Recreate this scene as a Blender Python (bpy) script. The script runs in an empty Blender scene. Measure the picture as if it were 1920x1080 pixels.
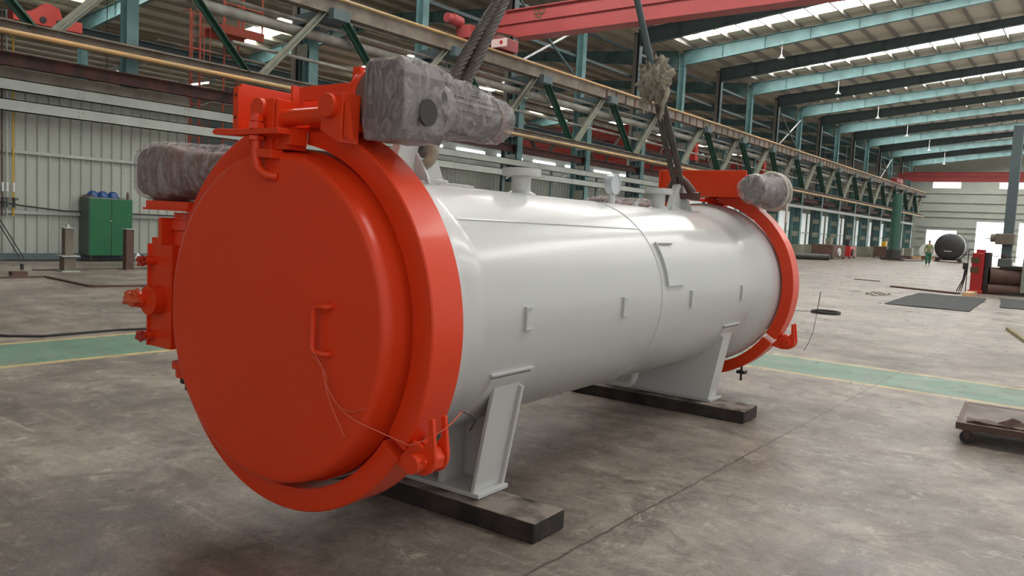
import bpy, bmesh, math, random
from mathutils import Vector, Matrix, noise
PI = math.pi
R = random.Random(7)
SC = bpy.context.scene
COL = SC.collection

# ---------------------------------------------------------------- camera
CAMH = 1.3954
yaw, pitch, roll = .652259, .0810226, .0513934
cy, sy, cp, sp, cr, sr = math.cos(yaw), math.sin(yaw), math.cos(pitch), math.sin(pitch), math.cos(roll), math.sin(roll)
fwd = Vector((-sy, cy, 0)); rgt = Vector((cy, sy, 0)); up = Vector((0, 0, 1))
f2 = fwd * cp - up * sp; u2 = up * cp + fwd * sp
r3 = rgt * cr + u2 * sr; u3 = u2 * cr - rgt * sr
cd = bpy.data.cameras.new('camera'); cam = bpy.data.objects.new('camera', cd); COL.objects.link(cam)
cd.sensor_width = 36; cd.lens = 1468.684 / 1920 * 36; cd.clip_end = 600; cd.clip_start = .05
m = Matrix(((r3.x, u3.x, -f2.x, 0), (r3.y, u3.y, -f2.y, 0), (r3.z, u3.z, -f2.z, CAMH), (0, 0, 0, 1)))
cam.matrix_world = m
SC.camera = cam

# ---------------------------------------------------------------- sky, exposure
w = bpy.data.worlds.new('overcast_sky'); SC.world = w; w.use_nodes = True
bg = w.node_tree.nodes['Background']; bg.inputs[0].default_value = (.98, .98, .97, 1); bg.inputs[1].default_value = .68
SC.view_settings.view_transform = 'Standard'; SC.view_settings.look = 'None'
SC.view_settings.exposure = 0.22; SC.view_settings.gamma = 1.0; SC.view_settings.use_curve_mapping = False
SC.cycles.use_denoising = True
SC.cycles.max_bounces = 7; SC.cycles.transparent_max_bounces = 16
SC.cycles.sample_clamp_indirect = 6
SKYLIGHT = 11.5      # radiance of the translucent roof lights

# ---------------------------------------------------------------- materials
def L(c):  # sRGB 0-255 -> linear
    return tuple(((x / 255 + .055) / 1.055) ** 2.4 if x > 10 else x / 255 / 12.92 for x in c) + (1,)
def mat(name, col, rough=.5, metal=0, var=.0, vscale=3.0, bump=0.0, bscale=20, coat=0, col2=None, dist=.01, spec=.5):
    m = bpy.data.materials.new(name); m.use_nodes = True
    N = m.node_tree.nodes; K = m.node_tree.links; B = N['Principled BSDF']
    B.inputs['Roughness'].default_value = rough; B.inputs['Metallic'].default_value = metal
    B.inputs['Coat Weight'].default_value = coat; B.inputs['Coat Roughness'].default_value = .12
    B.inputs['Specular IOR Level'].default_value = spec
    c = L(col); B.inputs['Base Color'].default_value = c
    tc = N.new('ShaderNodeTexCoord')
    if var or col2:
        n = N.new('ShaderNodeTexNoise'); n.inputs['Scale'].default_value = vscale; n.inputs['Detail'].default_value = 6
        K.new(tc.outputs['Object'], n.inputs['Vector'])
        r = N.new('ShaderNodeValToRGB'); r.color_ramp.elements[0].position = .35; r.color_ramp.elements[1].position = .68
        c2 = L(col2) if col2 else tuple(x * (1 - var) for x in c[:3]) + (1,)
        r.color_ramp.elements[0].color = c2; r.color_ramp.elements[1].color = c
        K.new(n.outputs['Fac'], r.inputs['Fac']); K.new(r.outputs['Color'], B.inputs['Base Color'])
    if bump:
        n = N.new('ShaderNodeTexNoise'); n.inputs['Scale'].default_value = bscale; n.inputs['Detail'].default_value = 4
        K.new(tc.outputs['Object'], n.inputs['Vector'])
        b = N.new('ShaderNodeBump'); b.inputs['Strength'].default_value = bump; b.inputs['Distance'].default_value = dist
        K.new(n.outputs['Fac'], b.inputs['Height']); K.new(b.outputs['Normal'], B.inputs['Normal'])
    return m
def emit(name, col, s):
    m = bpy.data.materials.new(name); m.use_nodes = True
    B = m.node_tree.nodes['Principled BSDF']
    B.inputs['Base Color'].default_value = L(col); B.inputs['Emission Color'].default_value = L(col); B.inputs['Emission Strength'].default_value = s
    return m
M = {}
M['orange'] = mat('orange_paint', (232, 66, 26), .36, spec=.35, coat=.14, var=.05, vscale=2, bump=.04, bscale=30)
M['white'] = mat('white_paint', (200, 201, 199), .28, coat=.2, var=.03, vscale=2, bump=.10, bscale=9)
M['weld'] = mat('rough_white_weld', (218, 218, 214), .22, bump=1, bscale=55, dist=.03)
M['grey_motor'] = mat('grey_cast_motor', (108, 104, 106), .4, bump=.2, bscale=40)
M['brown_cast'] = mat('brownish_cast_iron', (120, 88, 80), .5, bump=.3, bscale=30)
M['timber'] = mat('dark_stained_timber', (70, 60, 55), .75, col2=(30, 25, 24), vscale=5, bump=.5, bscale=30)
M['deckm'] = mat('worn_brown_deck_plate', (122, 108, 104), .6, col2=(84, 72, 70), vscale=4)
M['olivewood'] = mat('weathered_olive_wood', (146, 134, 100), .8, var=.3)
M['teal'] = mat('teal_paint', (106, 142, 142), .5, col2=(84, 116, 116), vscale=1.5)
M['dteal'] = mat('dark_teal_paint', (86, 102, 104), .55, var=.15, vscale=2)
M['green_steel'] = mat('dark_green_truss_paint', (44, 84, 70), .5, var=.2)
M['pale_steel'] = mat('pale_grey_green_steel', (138, 140, 126), .6, var=.2)
M['beam_grey'] = mat('galvanised_grey_beam', (176, 181, 174), .5, var=.15, vscale=2)
M['dusty'] = mat('dusty_brown_girder', (132, 124, 112), .7, col2=(104, 92, 82), vscale=2)
M['rust'] = mat('rusty_rail', (96, 56, 48), .7, col2=(60, 44, 40), vscale=3)
M['copper'] = mat('yellowed_conductor_pipe', (196, 150, 96), .45, col2=(160, 138, 100), vscale=1)
M['pipe'] = mat('grey_lagged_pipe', (150, 150, 142), .55, col2=(118, 112, 104), vscale=2)
M['wall'] = mat('grey_corrugated_sheet', (172, 176, 166), .5, var=.12, vscale=.7)
M['roof'] = mat('cream_roof_sheet', (216, 212, 196), .7, var=.1, vscale=.5)
M['purlin'] = mat('grey_purlin', (138, 132, 124), .6, var=.15, vscale=1)
M['purlin2'] = mat('cream_purlin', (168, 160, 140), .6, var=.2, vscale=1)
M['crane'] = mat('faded_red_crane_paint', (166, 72, 72), .45, var=.12, vscale=.8)
M['crane2'] = mat('bright_red_crane_paint', (205, 70, 58), .45, var=.1, vscale=.8)
M['red'] = mat('red_machine_paint', (186, 44, 44), .4, var=.15)
M['ladder'] = mat('orange_red_ladder_paint', (186, 88, 68), .5)
M['greenp'] = mat('green_cabinet_paint', (22, 100, 60), .4, var=.1)
M['cabside'] = mat('grey_green_cabinet_side', (96, 104, 98), .5)
M['blue'] = mat('blue_helmet_plastic', (36, 74, 128), .3)
M['conc'] = mat('grey_concrete', (132, 132, 116), .8, var=.2, vscale=2, bump=.3)
M['panel'] = mat('white_panel', (232, 236, 232), .4, var=.08, vscale=1)
M['frp'] = emit('white_sheet_with_glow', (226, 232, 228), .28)  # slight glow added so the white sheets look brighter
M['dark'] = mat('dark_oily_steel', (52, 50, 50), .5, var=.3)
M['brown'] = mat('brown_rusty_steel', (100, 74, 64), .6, var=.35, vscale=3)
M['rope'] = mat('greasy_wire_rope', (82, 74, 66), .5, var=.35, vscale=15, bump=.5, bscale=80)
M['rag'] = mat('dirty_white_rag', (176, 170, 152), .9, col2=(112, 104, 92), vscale=7, bump=.6)
M['shackle'] = mat('brown_shackle_steel', (92, 62, 54), .5, var=.3)
M['mat'] = mat('black_rubber_mat', (46, 48, 50), .85, var=.25, vscale=1.2)
M['wood'] = mat('raw_wood', (196, 160, 120), .7, var=.2, vscale=6)
M['skin'] = mat('skin', (150, 104, 84), .6)
M['shirt'] = mat('khaki_green_shirt', (122, 124, 88), .8)
M['trouser'] = mat('green_trousers', (36, 96, 72), .8)
M['strap'] = mat('white_packing_strap', (206, 200, 188), .5)
M['yellow'] = mat('yellow_paint', (206, 160, 40), .5)
M['sign'] = mat('white_sign', (214, 190, 184), .5)
M['signred'] = mat('sign_red', (180, 40, 44), .5)
M['olive'] = mat('olive_lettering', (92, 74, 48), .6)
M['lampm'] = mat('pale_lamp_housing', (196, 198, 196), .4)
M['ltblue'] = mat('pale_green_machine', (150, 160, 146), .5, var=.1)
M['sky'] = emit('translucent_roof_light', (252, 252, 248), SKYLIGHT)
M['day'] = emit('daylit_window', (246, 251, 255), 4.0)
M['bulb'] = emit('lit_lamp', (255, 250, 240), 5.0)

def ribbed(m, k=26, st=.5):
    N = m.node_tree.nodes; K = m.node_tree.links; tc = N.new('ShaderNodeTexCoord'); wv = N.new('ShaderNodeTexWave'); wv.bands_direction = 'Y'
    wv.inputs['Scale'].default_value = k / 20 * 1.6; K.new(tc.outputs['Object'], wv.inputs['Vector']); b = N.new('ShaderNodeBump')
    b.inputs['Strength'].default_value = st; b.inputs['Distance'].default_value = .04; K.new(wv.outputs['Fac'], b.inputs['Height']); K.new(b.outputs['Normal'], N['Principled BSDF'].inputs['Normal'])
ribbed(M['roof'])
def wrap_material():
    m = bpy.data.materials.new('clear_plastic_wrap'); m.use_nodes = True
    N = m.node_tree.nodes; K = m.node_tree.links; N.clear()
    o = N.new('ShaderNodeOutputMaterial'); mix = N.new('ShaderNodeMixShader'); tr = N.new('ShaderNodeBsdfTransparent')
    p = N.new('ShaderNodeBsdfPrincipled'); p.inputs['Base Color'].default_value = L((226, 220, 220)); p.inputs['Roughness'].default_value = .1; p.inputs['Specular IOR Level'].default_value = .9
    tc = N.new('ShaderNodeTexCoord'); mp = N.new('ShaderNodeMapping'); mp.inputs['Scale'].default_value = (1.3, .8, .75)
    n = N.new('ShaderNodeTexNoise'); n.inputs['Scale'].default_value = 11; n.inputs['Detail'].default_value = 7; n.inputs['Roughness'].default_value = .65; n.inputs['Distortion'].default_value = 2.4
    K.new(tc.outputs['Object'], mp.inputs['Vector']); K.new(mp.outputs['Vector'], n.inputs['Vector'])
    r = N.new('ShaderNodeValToRGB'); r.color_ramp.elements[0].position = .40; r.color_ramp.elements[1].position = .80
    r.color_ramp.elements[0].color = (.16, .16, .16, 1); r.color_ramp.elements[1].color = (.75, .75, .75, 1)
    K.new(n.outputs['Fac'], r.inputs['Fac'])
    b = N.new('ShaderNodeBump'); b.inputs['Strength'].default_value = 1; b.inputs['Distance'].default_value = .035
    K.new(n.outputs['Fac'], b.inputs['Height']); K.new(b.outputs['Normal'], p.inputs['Normal'])
    tr.inputs[0].default_value = (.96, .94, .94, 1)
    K.new(r.outputs['Color'], mix.inputs[0]); K.new(tr.outputs[0], mix.inputs[1]); K.new(p.outputs[0], mix.inputs[2])
    K.new(mix.outputs[0], o.inputs[0])
    return m
M['wrap'] = wrap_material()

def lit_dust_top(m, col, f=.75):
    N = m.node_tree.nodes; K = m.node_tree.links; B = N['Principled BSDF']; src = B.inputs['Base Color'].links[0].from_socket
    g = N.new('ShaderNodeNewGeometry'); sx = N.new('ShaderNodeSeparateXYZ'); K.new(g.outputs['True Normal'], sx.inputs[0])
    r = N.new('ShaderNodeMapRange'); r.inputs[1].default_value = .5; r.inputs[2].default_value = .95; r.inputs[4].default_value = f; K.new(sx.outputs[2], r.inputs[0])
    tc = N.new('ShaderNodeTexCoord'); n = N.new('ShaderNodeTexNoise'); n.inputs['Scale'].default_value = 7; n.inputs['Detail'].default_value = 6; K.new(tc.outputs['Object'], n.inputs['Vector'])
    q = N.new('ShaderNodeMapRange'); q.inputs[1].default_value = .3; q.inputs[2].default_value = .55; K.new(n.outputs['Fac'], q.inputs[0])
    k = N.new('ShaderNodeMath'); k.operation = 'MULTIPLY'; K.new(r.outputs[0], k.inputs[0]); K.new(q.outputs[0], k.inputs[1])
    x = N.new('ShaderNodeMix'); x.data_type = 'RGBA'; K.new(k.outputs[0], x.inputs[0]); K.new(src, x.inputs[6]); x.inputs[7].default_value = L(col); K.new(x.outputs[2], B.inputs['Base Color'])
lit_dust_top(M['timber'], (158, 146, 136))  # upward faces paler: dust plus top light mixed into the colour
def floor_material():
    m = bpy.data.materials.new('worn_concrete_floor'); m.use_nodes = True
    N = m.node_tree.nodes; K = m.node_tree.links; B = N['Principled BSDF']
    tc = N.new('ShaderNodeTexCoord'); sep = N.new('ShaderNodeSeparateXYZ'); K.new(tc.outputs['Object'], sep.inputs[0])
    X, Y = sep.outputs[0], sep.outputs[1]
    def nz(scale, detail=6, rough=.6, vec=None, dist=0):
        n = N.new('ShaderNodeTexNoise'); n.inputs['Scale'].default_value = scale; n.inputs['Detail'].default_value = detail
        n.inputs['Roughness'].default_value = rough; n.inputs['Distortion'].default_value = dist
        K.new(vec or tc.outputs['Object'], n.inputs['Vector']); return n.outputs['Fac']
    def mp(v, a, b, c=0, d=1):
        n = N.new('ShaderNodeMapRange'); n.inputs[1].default_value = a; n.inputs[2].default_value = b
        n.inputs[3].default_value = c; n.inputs[4].default_value = d; K.new(v, n.inputs[0]); return n.outputs[0]
    def mth(op, a, b=None):
        n = N.new('ShaderNodeMath'); n.operation = op
        for i, v in enumerate((a, b)):
            if v is None: continue
            if isinstance(v, (int, float)): n.inputs[i].default_value = v
            else: K.new(v, n.inputs[i])
        return n.outputs[0]
    def mix(fac, a, b):
        n = N.new('ShaderNodeMix'); n.data_type = 'RGBA'
        for s, v in ((n.inputs[0], fac), (n.inputs[6], a), (n.inputs[7], b)):
            if isinstance(v, (tuple, float, int)): s.default_value = v
            else: K.new(v, s)
        return n.outputs[2]
    base = mix(mp(nz(.7, 8, .7), .40, .60), L((104, 93, 85)), L((157, 145, 134)))
    base = mix(mth('MULTIPLY', mp(nz(3.2, 9, .75), .44, .62), .6), base, L((100, 92, 85)))
    base = mix(mth('MULTIPLY', mp(nz(1.1, 9, .76, dist=1.2), .53, .62), .6), base, L((70, 64, 59)))
    base = mix(mth('MULTIPLY', mp(nz(6, 10, .8, dist=.8), .54, .66), .6), base, L((196, 186, 172)))
    base = mix(mth('MULTIPLY', mp(nz(2.2, 10, .82, dist=2.0), .52, .60), .55), base, L((78, 69, 62)))
    base = mix(mth('MULTIPLY', mp(nz(22, 9, .82), .52, .66), .6), base, L((74, 67, 60)))
    base = mix(mth('MULTIPLY', mp(nz(40, 6, .8), .56, .70), .5), base, L((200, 190, 176)))
    # long drag marks that run across the hall
    mpn = N.new('ShaderNodeMapping'); mpn.inputs['Scale'].default_value = (.35, 4.5, 1); mpn.inputs['Rotation'].default_value = (0, 0, .35)
    K.new(tc.outputs['Object'], mpn.inputs['Vector'])
    base = mix(mth('MULTIPLY', mp(nz(1.2, 6, .6, mpn.outputs[0]), .55, .68), .35), base, L((88, 80, 73)))
    base = mix(mth('MULTIPLY', mp(nz(2.6, 6, .7, mpn.outputs[0]), .58, .68), .28), base, L((200, 188, 172)))
    def band(v, a, b):
        return mth('MULTIPLY', mth('GREATER_THAN', v, a), mth('LESS_THAN', v, b))
    wear = mp(nz(5, 7, .7), .30, .60, .25, .95)
    edge = mth('MULTIPLY', mp(nz(1.6, 5), .0, 1, -.02, .02), 1)
    Xe, Ye = mth('ADD', X, edge), mth('ADD', Y, edge)
    g1 = mth('MULTIPLY', band(Xe, -8.34, -7.25), mth('LESS_THAN', Y, 9.4))
    g2 = mth('MULTIPLY', band(Ye, 8.30, 9.34), mth('GREATER_THAN', X, -7.2))
    green = mth('MAXIMUM', g1, g2)
    base = mix(mth('MULTIPLY', green, wear), base, L((92, 134, 112)))
    y1 = mth('MULTIPLY', mth('MAXIMUM', band(Xe, -8.42, -8.33), band(Xe, -7.27, -7.17)), mth('LESS_THAN', Y, 9.4))
    y2 = mth('MULTIPLY', mth('MAXIMUM', band(Ye, 8.20, 8.30), band(Ye, 9.34, 9.44)), mth('GREATER_THAN', X, -7.2))
    base = mix(mth('MULTIPLY', mth('MAXIMUM', y1, y2), wear), base, L((196, 174, 118)))
    # saw-cut slab joints
    jn = mth('MULTIPLY', mp(nz(6, 9, .8), 0, 1, -.035, .035), 1)
    Xj = mth('ADD', X, jn); Yj = mth('ADD', Y, jn)
    def joint(v, p, h=.007): return band(v, p - h, p + h)
    J = joint(Xj, -1.75)
    for p in (-13.75, 2.3): J = mth('MAXIMUM', J, joint(Xj, p))
    for p in (14.5, 20.5, 27.5, 34.5, 41, 48, 55): J = mth('MAXIMUM', J, joint(Yj, p, .02))
    base = mix(mth('MULTIPLY', J, .75), base, L((62, 56, 52)))
    K.new(base, B.inputs['Base Color'])
    K.new(mp(nz(2, 6), .3, .7, .24, .5), B.inputs['Roughness'])
    b = N.new('ShaderNodeBump'); b.inputs['Strength'].default_value = .35; b.inputs['Distance'].default_value = .01
    K.new(nz(14, 6, .7), b.inputs['Height']); K.new(b.outputs['Normal'], B.inputs['Normal'])
    return m
M['floor'] = floor_material()

# ---------------------------------------------------------------- mesh helpers
class MB:
    def __init__(s, T=None): s.v = []; s.f = []; s.T = T or (lambda p: p)
    def add(s, vs, fs):
        o = len(s.v); s.v += [Vector(s.T(Vector(p))) for p in vs]; s.f += [tuple(i + o for i in f) for f in fs]; return s
    def box(s, a, b):
        x0, y0, z0 = a; x1, y1, z1 = b
        return s.add([(x0, y0, z0), (x1, y0, z0), (x1, y1, z0), (x0, y1, z0), (x0, y0, z1), (x1, y0, z1), (x1, y1, z1), (x0, y1, z1)],
                     [(0, 3, 2, 1), (4, 5, 6, 7), (0, 1, 5, 4), (1, 2, 6, 5), (2, 3, 7, 6), (3, 0, 4, 7)])
    def prism(s, poly, ax, a, b):
        # poly in the two axes other than ax, extruded from a to b
        def P(p, t):
            q = list(p); q.insert(ax, t); return q
        n = len(poly)
        return s.add([P(p, a) for p in poly] + [P(p, b) for p in poly],
                     [tuple(range(n))[::-1], tuple(range(n, 2 * n))] + [(i, (i + 1) % n, n + (i + 1) % n, n + i) for i in range(n)])
    def beam(s, a, b, w, h, upv=(0, 0, 1)):
        a, b = Vector(a), Vector(b); d = (b - a).normalized(); u = Vector(upv)
        if abs(d.dot(u)) > .99: u = Vector((1, 0, 0))
        r = d.cross(u).normalized(); u = r.cross(d)
        vs = [p + r * sx * w / 2 + u * sz * h / 2 for p in (a, b) for sx, sz in ((-1, -1), (1, -1), (1, 1), (-1, 1))]
        return s.add(vs, [(0, 1, 2, 3), (7, 6, 5, 4), (0, 4, 5, 1), (1, 5, 6, 2), (2, 6, 7, 3), (3, 7, 4, 0)])
    def ibeam(s, a, b, w, h, t=.02, upv=(0, 0, 1)):
        a, b = Vector(a), Vector(b); d = (b - a).normalized(); u = Vector(upv)
        if abs(d.dot(u)) > .99: u = Vector((1, 0, 0))
        r = d.cross(u).normalized(); u = r.cross(d)
        s.beam(a + u * (h - t) / 2, b + u * (h - t) / 2, w, t, u); s.beam(a - u * (h - t) / 2, b - u * (h - t) / 2, w, t, u)
        return s.beam(a, b, t, h - 2 * t, u)
    def cyl(s, a, b, r, n=16, r2=None):
        a, b = Vector(a), Vector(b); d = (b - a).normalized(); u = Vector((0, 0, 1)) if abs(d.z) < .9 else Vector((1, 0, 0))
        x = d.cross(u).normalized(); y = d.cross(x); r2 = r if r2 is None else r2
        ring = lambda c, q: [c + (x * math.cos(2 * PI * i / n) + y * math.sin(2 * PI * i / n)) * q for i in range(n)]
        return s.add(ring(a, r) + ring(b, r2), [tuple(range(n)), tuple(range(n, 2 * n))[::-1]] + [(i, n + i, n + (i + 1) % n, (i + 1) % n) for i in range(n)])
    def tube(s, pts, r, n=8, closed=False):
        pts = [Vector(p) for p in pts]; k = len(pts); vs = []; prev = None
        for i, p in enumerate(pts):
            if closed: d = pts[(i + 1) % k] - pts[i - 1]
            else: d = pts[min(i + 1, k - 1)] - pts[max(i - 1, 0)]
            d.normalize()
            if prev is None:
                u = Vector((0, 0, 1)) if abs(d.z) < .9 else Vector((1, 0, 0)); prev = d.cross(u).normalized()
            prev = (prev - d * prev.dot(d)).normalized(); y = d.cross(prev)
            q = r[i] if isinstance(r, (list, tuple)) else r
            vs += [p + (prev * math.cos(2 * PI * j / n) + y * math.sin(2 * PI * j / n)) * q for j in range(n)]
        fs = []
        for i in range(k if closed else k - 1):
            a, b = i * n, ((i + 1) % k) * n
            fs += [(a + j, a + (j + 1) % n, b + (j + 1) % n, b + j) for j in range(n)]
        if not closed: fs += [tuple(range(n))[::-1], tuple(range((k - 1) * n, k * n))]
        return s.add(vs, fs)
    def lathe(s, prof, c=(0, 0, 0), ax=2, n=32, a0=0, a1=2 * PI, caps=True, loop=False):
        # prof: (radius, height) pairs turned about axis ax through c
        full = abs(a1 - a0 - 2 * PI) < 1e-6; m = n if full else n + 1; vs = []; k = len(prof)
        for i in range(m):
            t = a0 + (a1 - a0) * i / n
            for r, h in prof:
                p = {2: (r * math.cos(t), r * math.sin(t), h), 1: (r * math.cos(t), h, r * math.sin(t)), 0: (h, r * math.cos(t), r * math.sin(t))}[ax]
                vs.append((p[0] + c[0], p[1] + c[1], p[2] + c[2]))
        fs = []; kk = k if loop else k - 1
        for i in range(n):
            a, b = i * k, ((i + 1) % m) * k
            fs += [(a + j, a + (j + 1) % k, b + (j + 1) % k, b + j) for j in range(kk)]
        if not full and loop: fs += [tuple(range(k))[::-1], tuple(range((m - 1) * k, m * k))]
        return s.add(vs, fs)
    def loft(s, rings):
        n = len(rings[0]); vs = [p for r in rings for p in r]; fs = []
        for i in range(len(rings) - 1):
            a, b = i * n, (i + 1) * n
            fs += [(a + j, a + (j + 1) % n, b + (j + 1) % n, b + j) for j in range(n)]
        fs += [tuple(range(n))[::-1], tuple(range((len(rings) - 1) * n, len(rings) * n))]
        return s.add(vs, fs)
    def build(s, name, m, parent=None, smooth=0, bevel=0, label=None):
        me = bpy.data.meshes.new(name); me.from_pydata([tuple(v) for v in s.v], [], s.f)
        bm = bmesh.new(); bm.from_mesh(me); bmesh.ops.remove_doubles(bm, verts=bm.verts, dist=1e-6)
        bmesh.ops.recalc_face_normals(bm, faces=bm.faces); bm.to_mesh(me); bm.free()
        me.materials.append(m if isinstance(m, bpy.types.Material) else M[m])
        if smooth:
            me.shade_smooth(); me.set_sharp_from_angle(angle=math.radians(smooth))
        o = bpy.data.objects.new(name, me); COL.objects.link(o)
        if parent: o.parent = parent
        if bevel:
            b = o.modifiers.new('edge', 'BEVEL'); b.width = bevel; b.segments = 2; b.limit_method = 'ANGLE'; b.angle_limit = .6
        if label: o['label'] = label
        return o
def thing(name, label, cat, loc=(0, 0, 0), rz=0, group=None):
    o = bpy.data.objects.new(name, None); COL.objects.link(o); o.location = loc; o.rotation_euler = (0, 0, rz)
    o.empty_display_size = .1; o['label'] = label; o['category'] = cat
    if group: o['group'] = group
    return o
def tag(o, label, cat, group=None, kind=None):
    o['label'] = label; o['category'] = cat
    if group: o['group'] = group
    if kind: o['kind'] = kind
    return o
def struct(o): o['kind'] = 'structure'; return o
def copy_tree(o, parent=None):
    c = o.copy(); COL.objects.link(c); c.parent = parent
    for ch in [x for x in o.children]: copy_tree(ch, c)
    return c
ORD = ['first', 'second', 'third', 'fourth', 'fifth', 'sixth', 'seventh', 'eighth', 'ninth', 'tenth', 'eleventh', 'twelfth', 'thirteenth', 'fourteenth',
       'fifteenth', 'sixteenth', 'seventeenth', 'eighteenth', 'nineteenth', 'twentieth', 'twenty-first', 'twenty-second', 'twenty-third', 'twenty-fourth']
def superring(c, hw, hh, ax, n=32, e=3.0, nz=0, seed=0):
    # rounded-rectangle ring in the plane normal to ax (0: x, 1: y, 2: z)
    out = []
    for i in range(n):
        t = 2 * PI * i / n; ct, st = math.cos(t), math.sin(t)
        a = hw * math.copysign(abs(ct) ** (2 / e), ct); b = hh * math.copysign(abs(st) ** (2 / e), st)
        p = Vector(c)
        if nz:
            k = 1 + nz * noise.noise(Vector((math.cos(t) * 1.6 + seed, math.sin(t) * 1.6, c[ax] * 9 + seed)))
            a *= k; b *= k
        if ax == 1: p += Vector((a, 0, b))
        elif ax == 2: p += Vector((a, b, 0))
        else: p += Vector((0, a, b))
        out.append(p)
    return out

# ================================================================ THE SETTING
struct(MB().box((-75, -9, -.2), (7, 107, 0)).build('floor', 'floor'))

FR = [9.9 + 5.15 * k for k in range(-4, 19)]        # frame lines down the hall
LIGHT = lambda y: round((y - 9.9) / 5.15) % 2 == 0
def roofz(x):   # three pitched bays side by side
    if x >= -20: return 11.70 + .085 * (min(x, -2) + 20) - .085 * max(0, x + 2)
    if x >= -46: return 11.70 + .085 * (13 - abs(x + 33))
    return 11.70 + .085 * (13 - abs(x + 59))
# roof sheeting, cut where the translucent strips lie
strips = [(y + 2.2, y + 4.1) for y in FR if not LIGHT(y) and y > 0 and y + 4.1 < 104]
cuts = [-9.0]
for a, b in strips: cuts += [a, b]
cuts.append(107)
SPAN = [(-72, -59), (-59, -46), (-46, -33), (-33, -20), (-20, -2), (-2, 7)]
rf = MB()
for i in range(0, len(cuts), 2):
    for x0, x1 in SPAN:
        rf.prism([(x0, roofz(x0)), (x1, roofz(x1)), (x1, roofz(x1) + .06), (x0, roofz(x0) + .06)], 1, cuts[i], cuts[i + 1])
struct(rf.build('ceiling', 'roof'))
wn = 1
for a, b in strips:
    q = MB()
    for x0, x1 in ((-57, -50.5), (-44, -38.5), (-19.2, -3), (-1, 6)):
        q.prism([(x0, roofz(x0) + .03), (x1, roofz(x1) + .03), (x1, roofz(x1) + .05), (x0, roofz(x0) + .05)], 1, a, b)
    for x0, x1 in ((-72, -59), (-59, -57), (-50.5, -46), (-46, -44), (-38.5, -33), (-33, -20), (-20, -19.2), (-3, -2), (-2, -1), (6, 7)):
        rfz = MB().prism([(x0, roofz(x0)), (x1, roofz(x1)), (x1, roofz(x1) + .06), (x0, roofz(x0) + .06)], 1, a, b)
        if 'gap' not in globals(): gap = MB()
        gap.v += rfz.v; n0 = len(gap.v) - len(rfz.v); gap.f += [tuple(k + n0 for k in f) for f in rfz.f]
    struct(q.build('window_%d' % wn, 'sky')); wn += 1
struct(gap.build('trim_1', 'roof'))

# corrugated wall sheet running along y
def corr(x, y0, y1, z0, z1, pitch=.24, depth=.035, along=1):
    q = MB(); y = y0; pts = []
    while y < y1:
        pts += [(y, 0), (y + pitch * .62, 0), (y + pitch * .74, depth), (y + pitch * .88, depth)]
        y += pitch
    pts.append((min(y, y1 + pitch), 0)); n = len(pts)
    P = (lambda u, d, z: (x + d, u, z)) if along == 1 else (lambda u, d, z: (u, x - d, z))
    vs = [P(u, d, z0) for u, d in pts] + [P(u, d, z1) for u, d in pts] + [P(u, -.03, z0) for u, d in pts] + [P(u, -.03, z1) for u, d in pts]
    fs = []
    for i in range(n - 1):
        fs += [(i, i + 1, n + i + 1, n + i), (2 * n + i + 1, 2 * n + i, 3 * n + i, 3 * n + i + 1)]
        fs += [(n + i, n + i + 1, 3 * n + i + 1, 3 * n + i), (i + 1, i, 2 * n + i, 2 * n + i + 1)]
    fs += [(0, n, 3 * n, 2 * n), (n - 1, 3 * n - 1, 4 * n - 1, 2 * n - 1)]
    return q.add(vs, fs)
w1 = corr(-19.75, 2.0, 11.3, 0, 4.25)
struct(w1.build('wall_left', 'wall'))
struct(corr(-20.62, 15.6, 42.6, 0, 3.72).build('wall_left', 'wall'))
# end wall with openings
EY = 106.0
ops = [(-18.07, -15.1, 8.35, 9.12), (-11.2, -8.6, 8.35, 9.12), (-18.3, -15.1, .02, 3.3), (-13.1, -9.4, .02, 4.45), (-8.9, -4.5, .02, 4.45), (-4.5, -2, 8.35, 9.12)]
xs = sorted(set([-72, 7] + [o[0] for o in ops] + [o[1] for o in ops])); ew = MB()
for a, b in zip(xs, xs[1:]):
    hol = sorted([(o[2], o[3]) for o in ops if o[0] <= a and b <= o[1]]); z = 0
    for h0, h1 in hol + [(13.6, 13.6)]:
        if h0 - z > .05: ew.box((a, EY, z), (b, EY + .15, h0))
        z = h1
struct(ew.build('wall_back', 'wall'))
for a, b, c, d in ops:
    q = MB().box((a, EY + .2, c), (b, EY + .24, d)); struct(q.build('window_%d' % wn, 'day')); wn += 1
q = MB()
for z in (1.3, 2.3, 3.1, 3.7, 4.9, 5.6, 6.6, 7.7, 10.2):
    for a, b in ((-19.3, -2),):
        segs = [(a, b)]
        for o in ops:
            if o[2] - .05 < z < o[3] + .05: segs = [s2 for s1 in segs for s2 in ((s1[0], min(s1[1], o[0])), (max(s1[0], o[1]), s1[1])) if s2[1] - s2[0] > .1]
        for s1 in segs: q.box((s1[0], EY - .14, z), (s1[1], EY, z + .16))
struct(q.build('trim_2', 'beam_grey'))
struct(MB().box((-40, -9.2, 0), (-3.5, -9, 13.3)).build('wall_light_block', 'wall'))  # unseen wall added behind the camera to cut front light and reflections
# far wall of the third bay, with a strip of windows
struct(MB().box((-72.2, -9, 0), (-72, 107, 11.7)).build('wall_far_left', 'wall'))
for k in range(10):
    struct(MB().box((-71.98, 10 + k * 9.5, 6.6), (-71.94, 17.5 + k * 9.5, 7.5)).build('window_%d' % wn, 'day')); wn += 1

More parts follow.
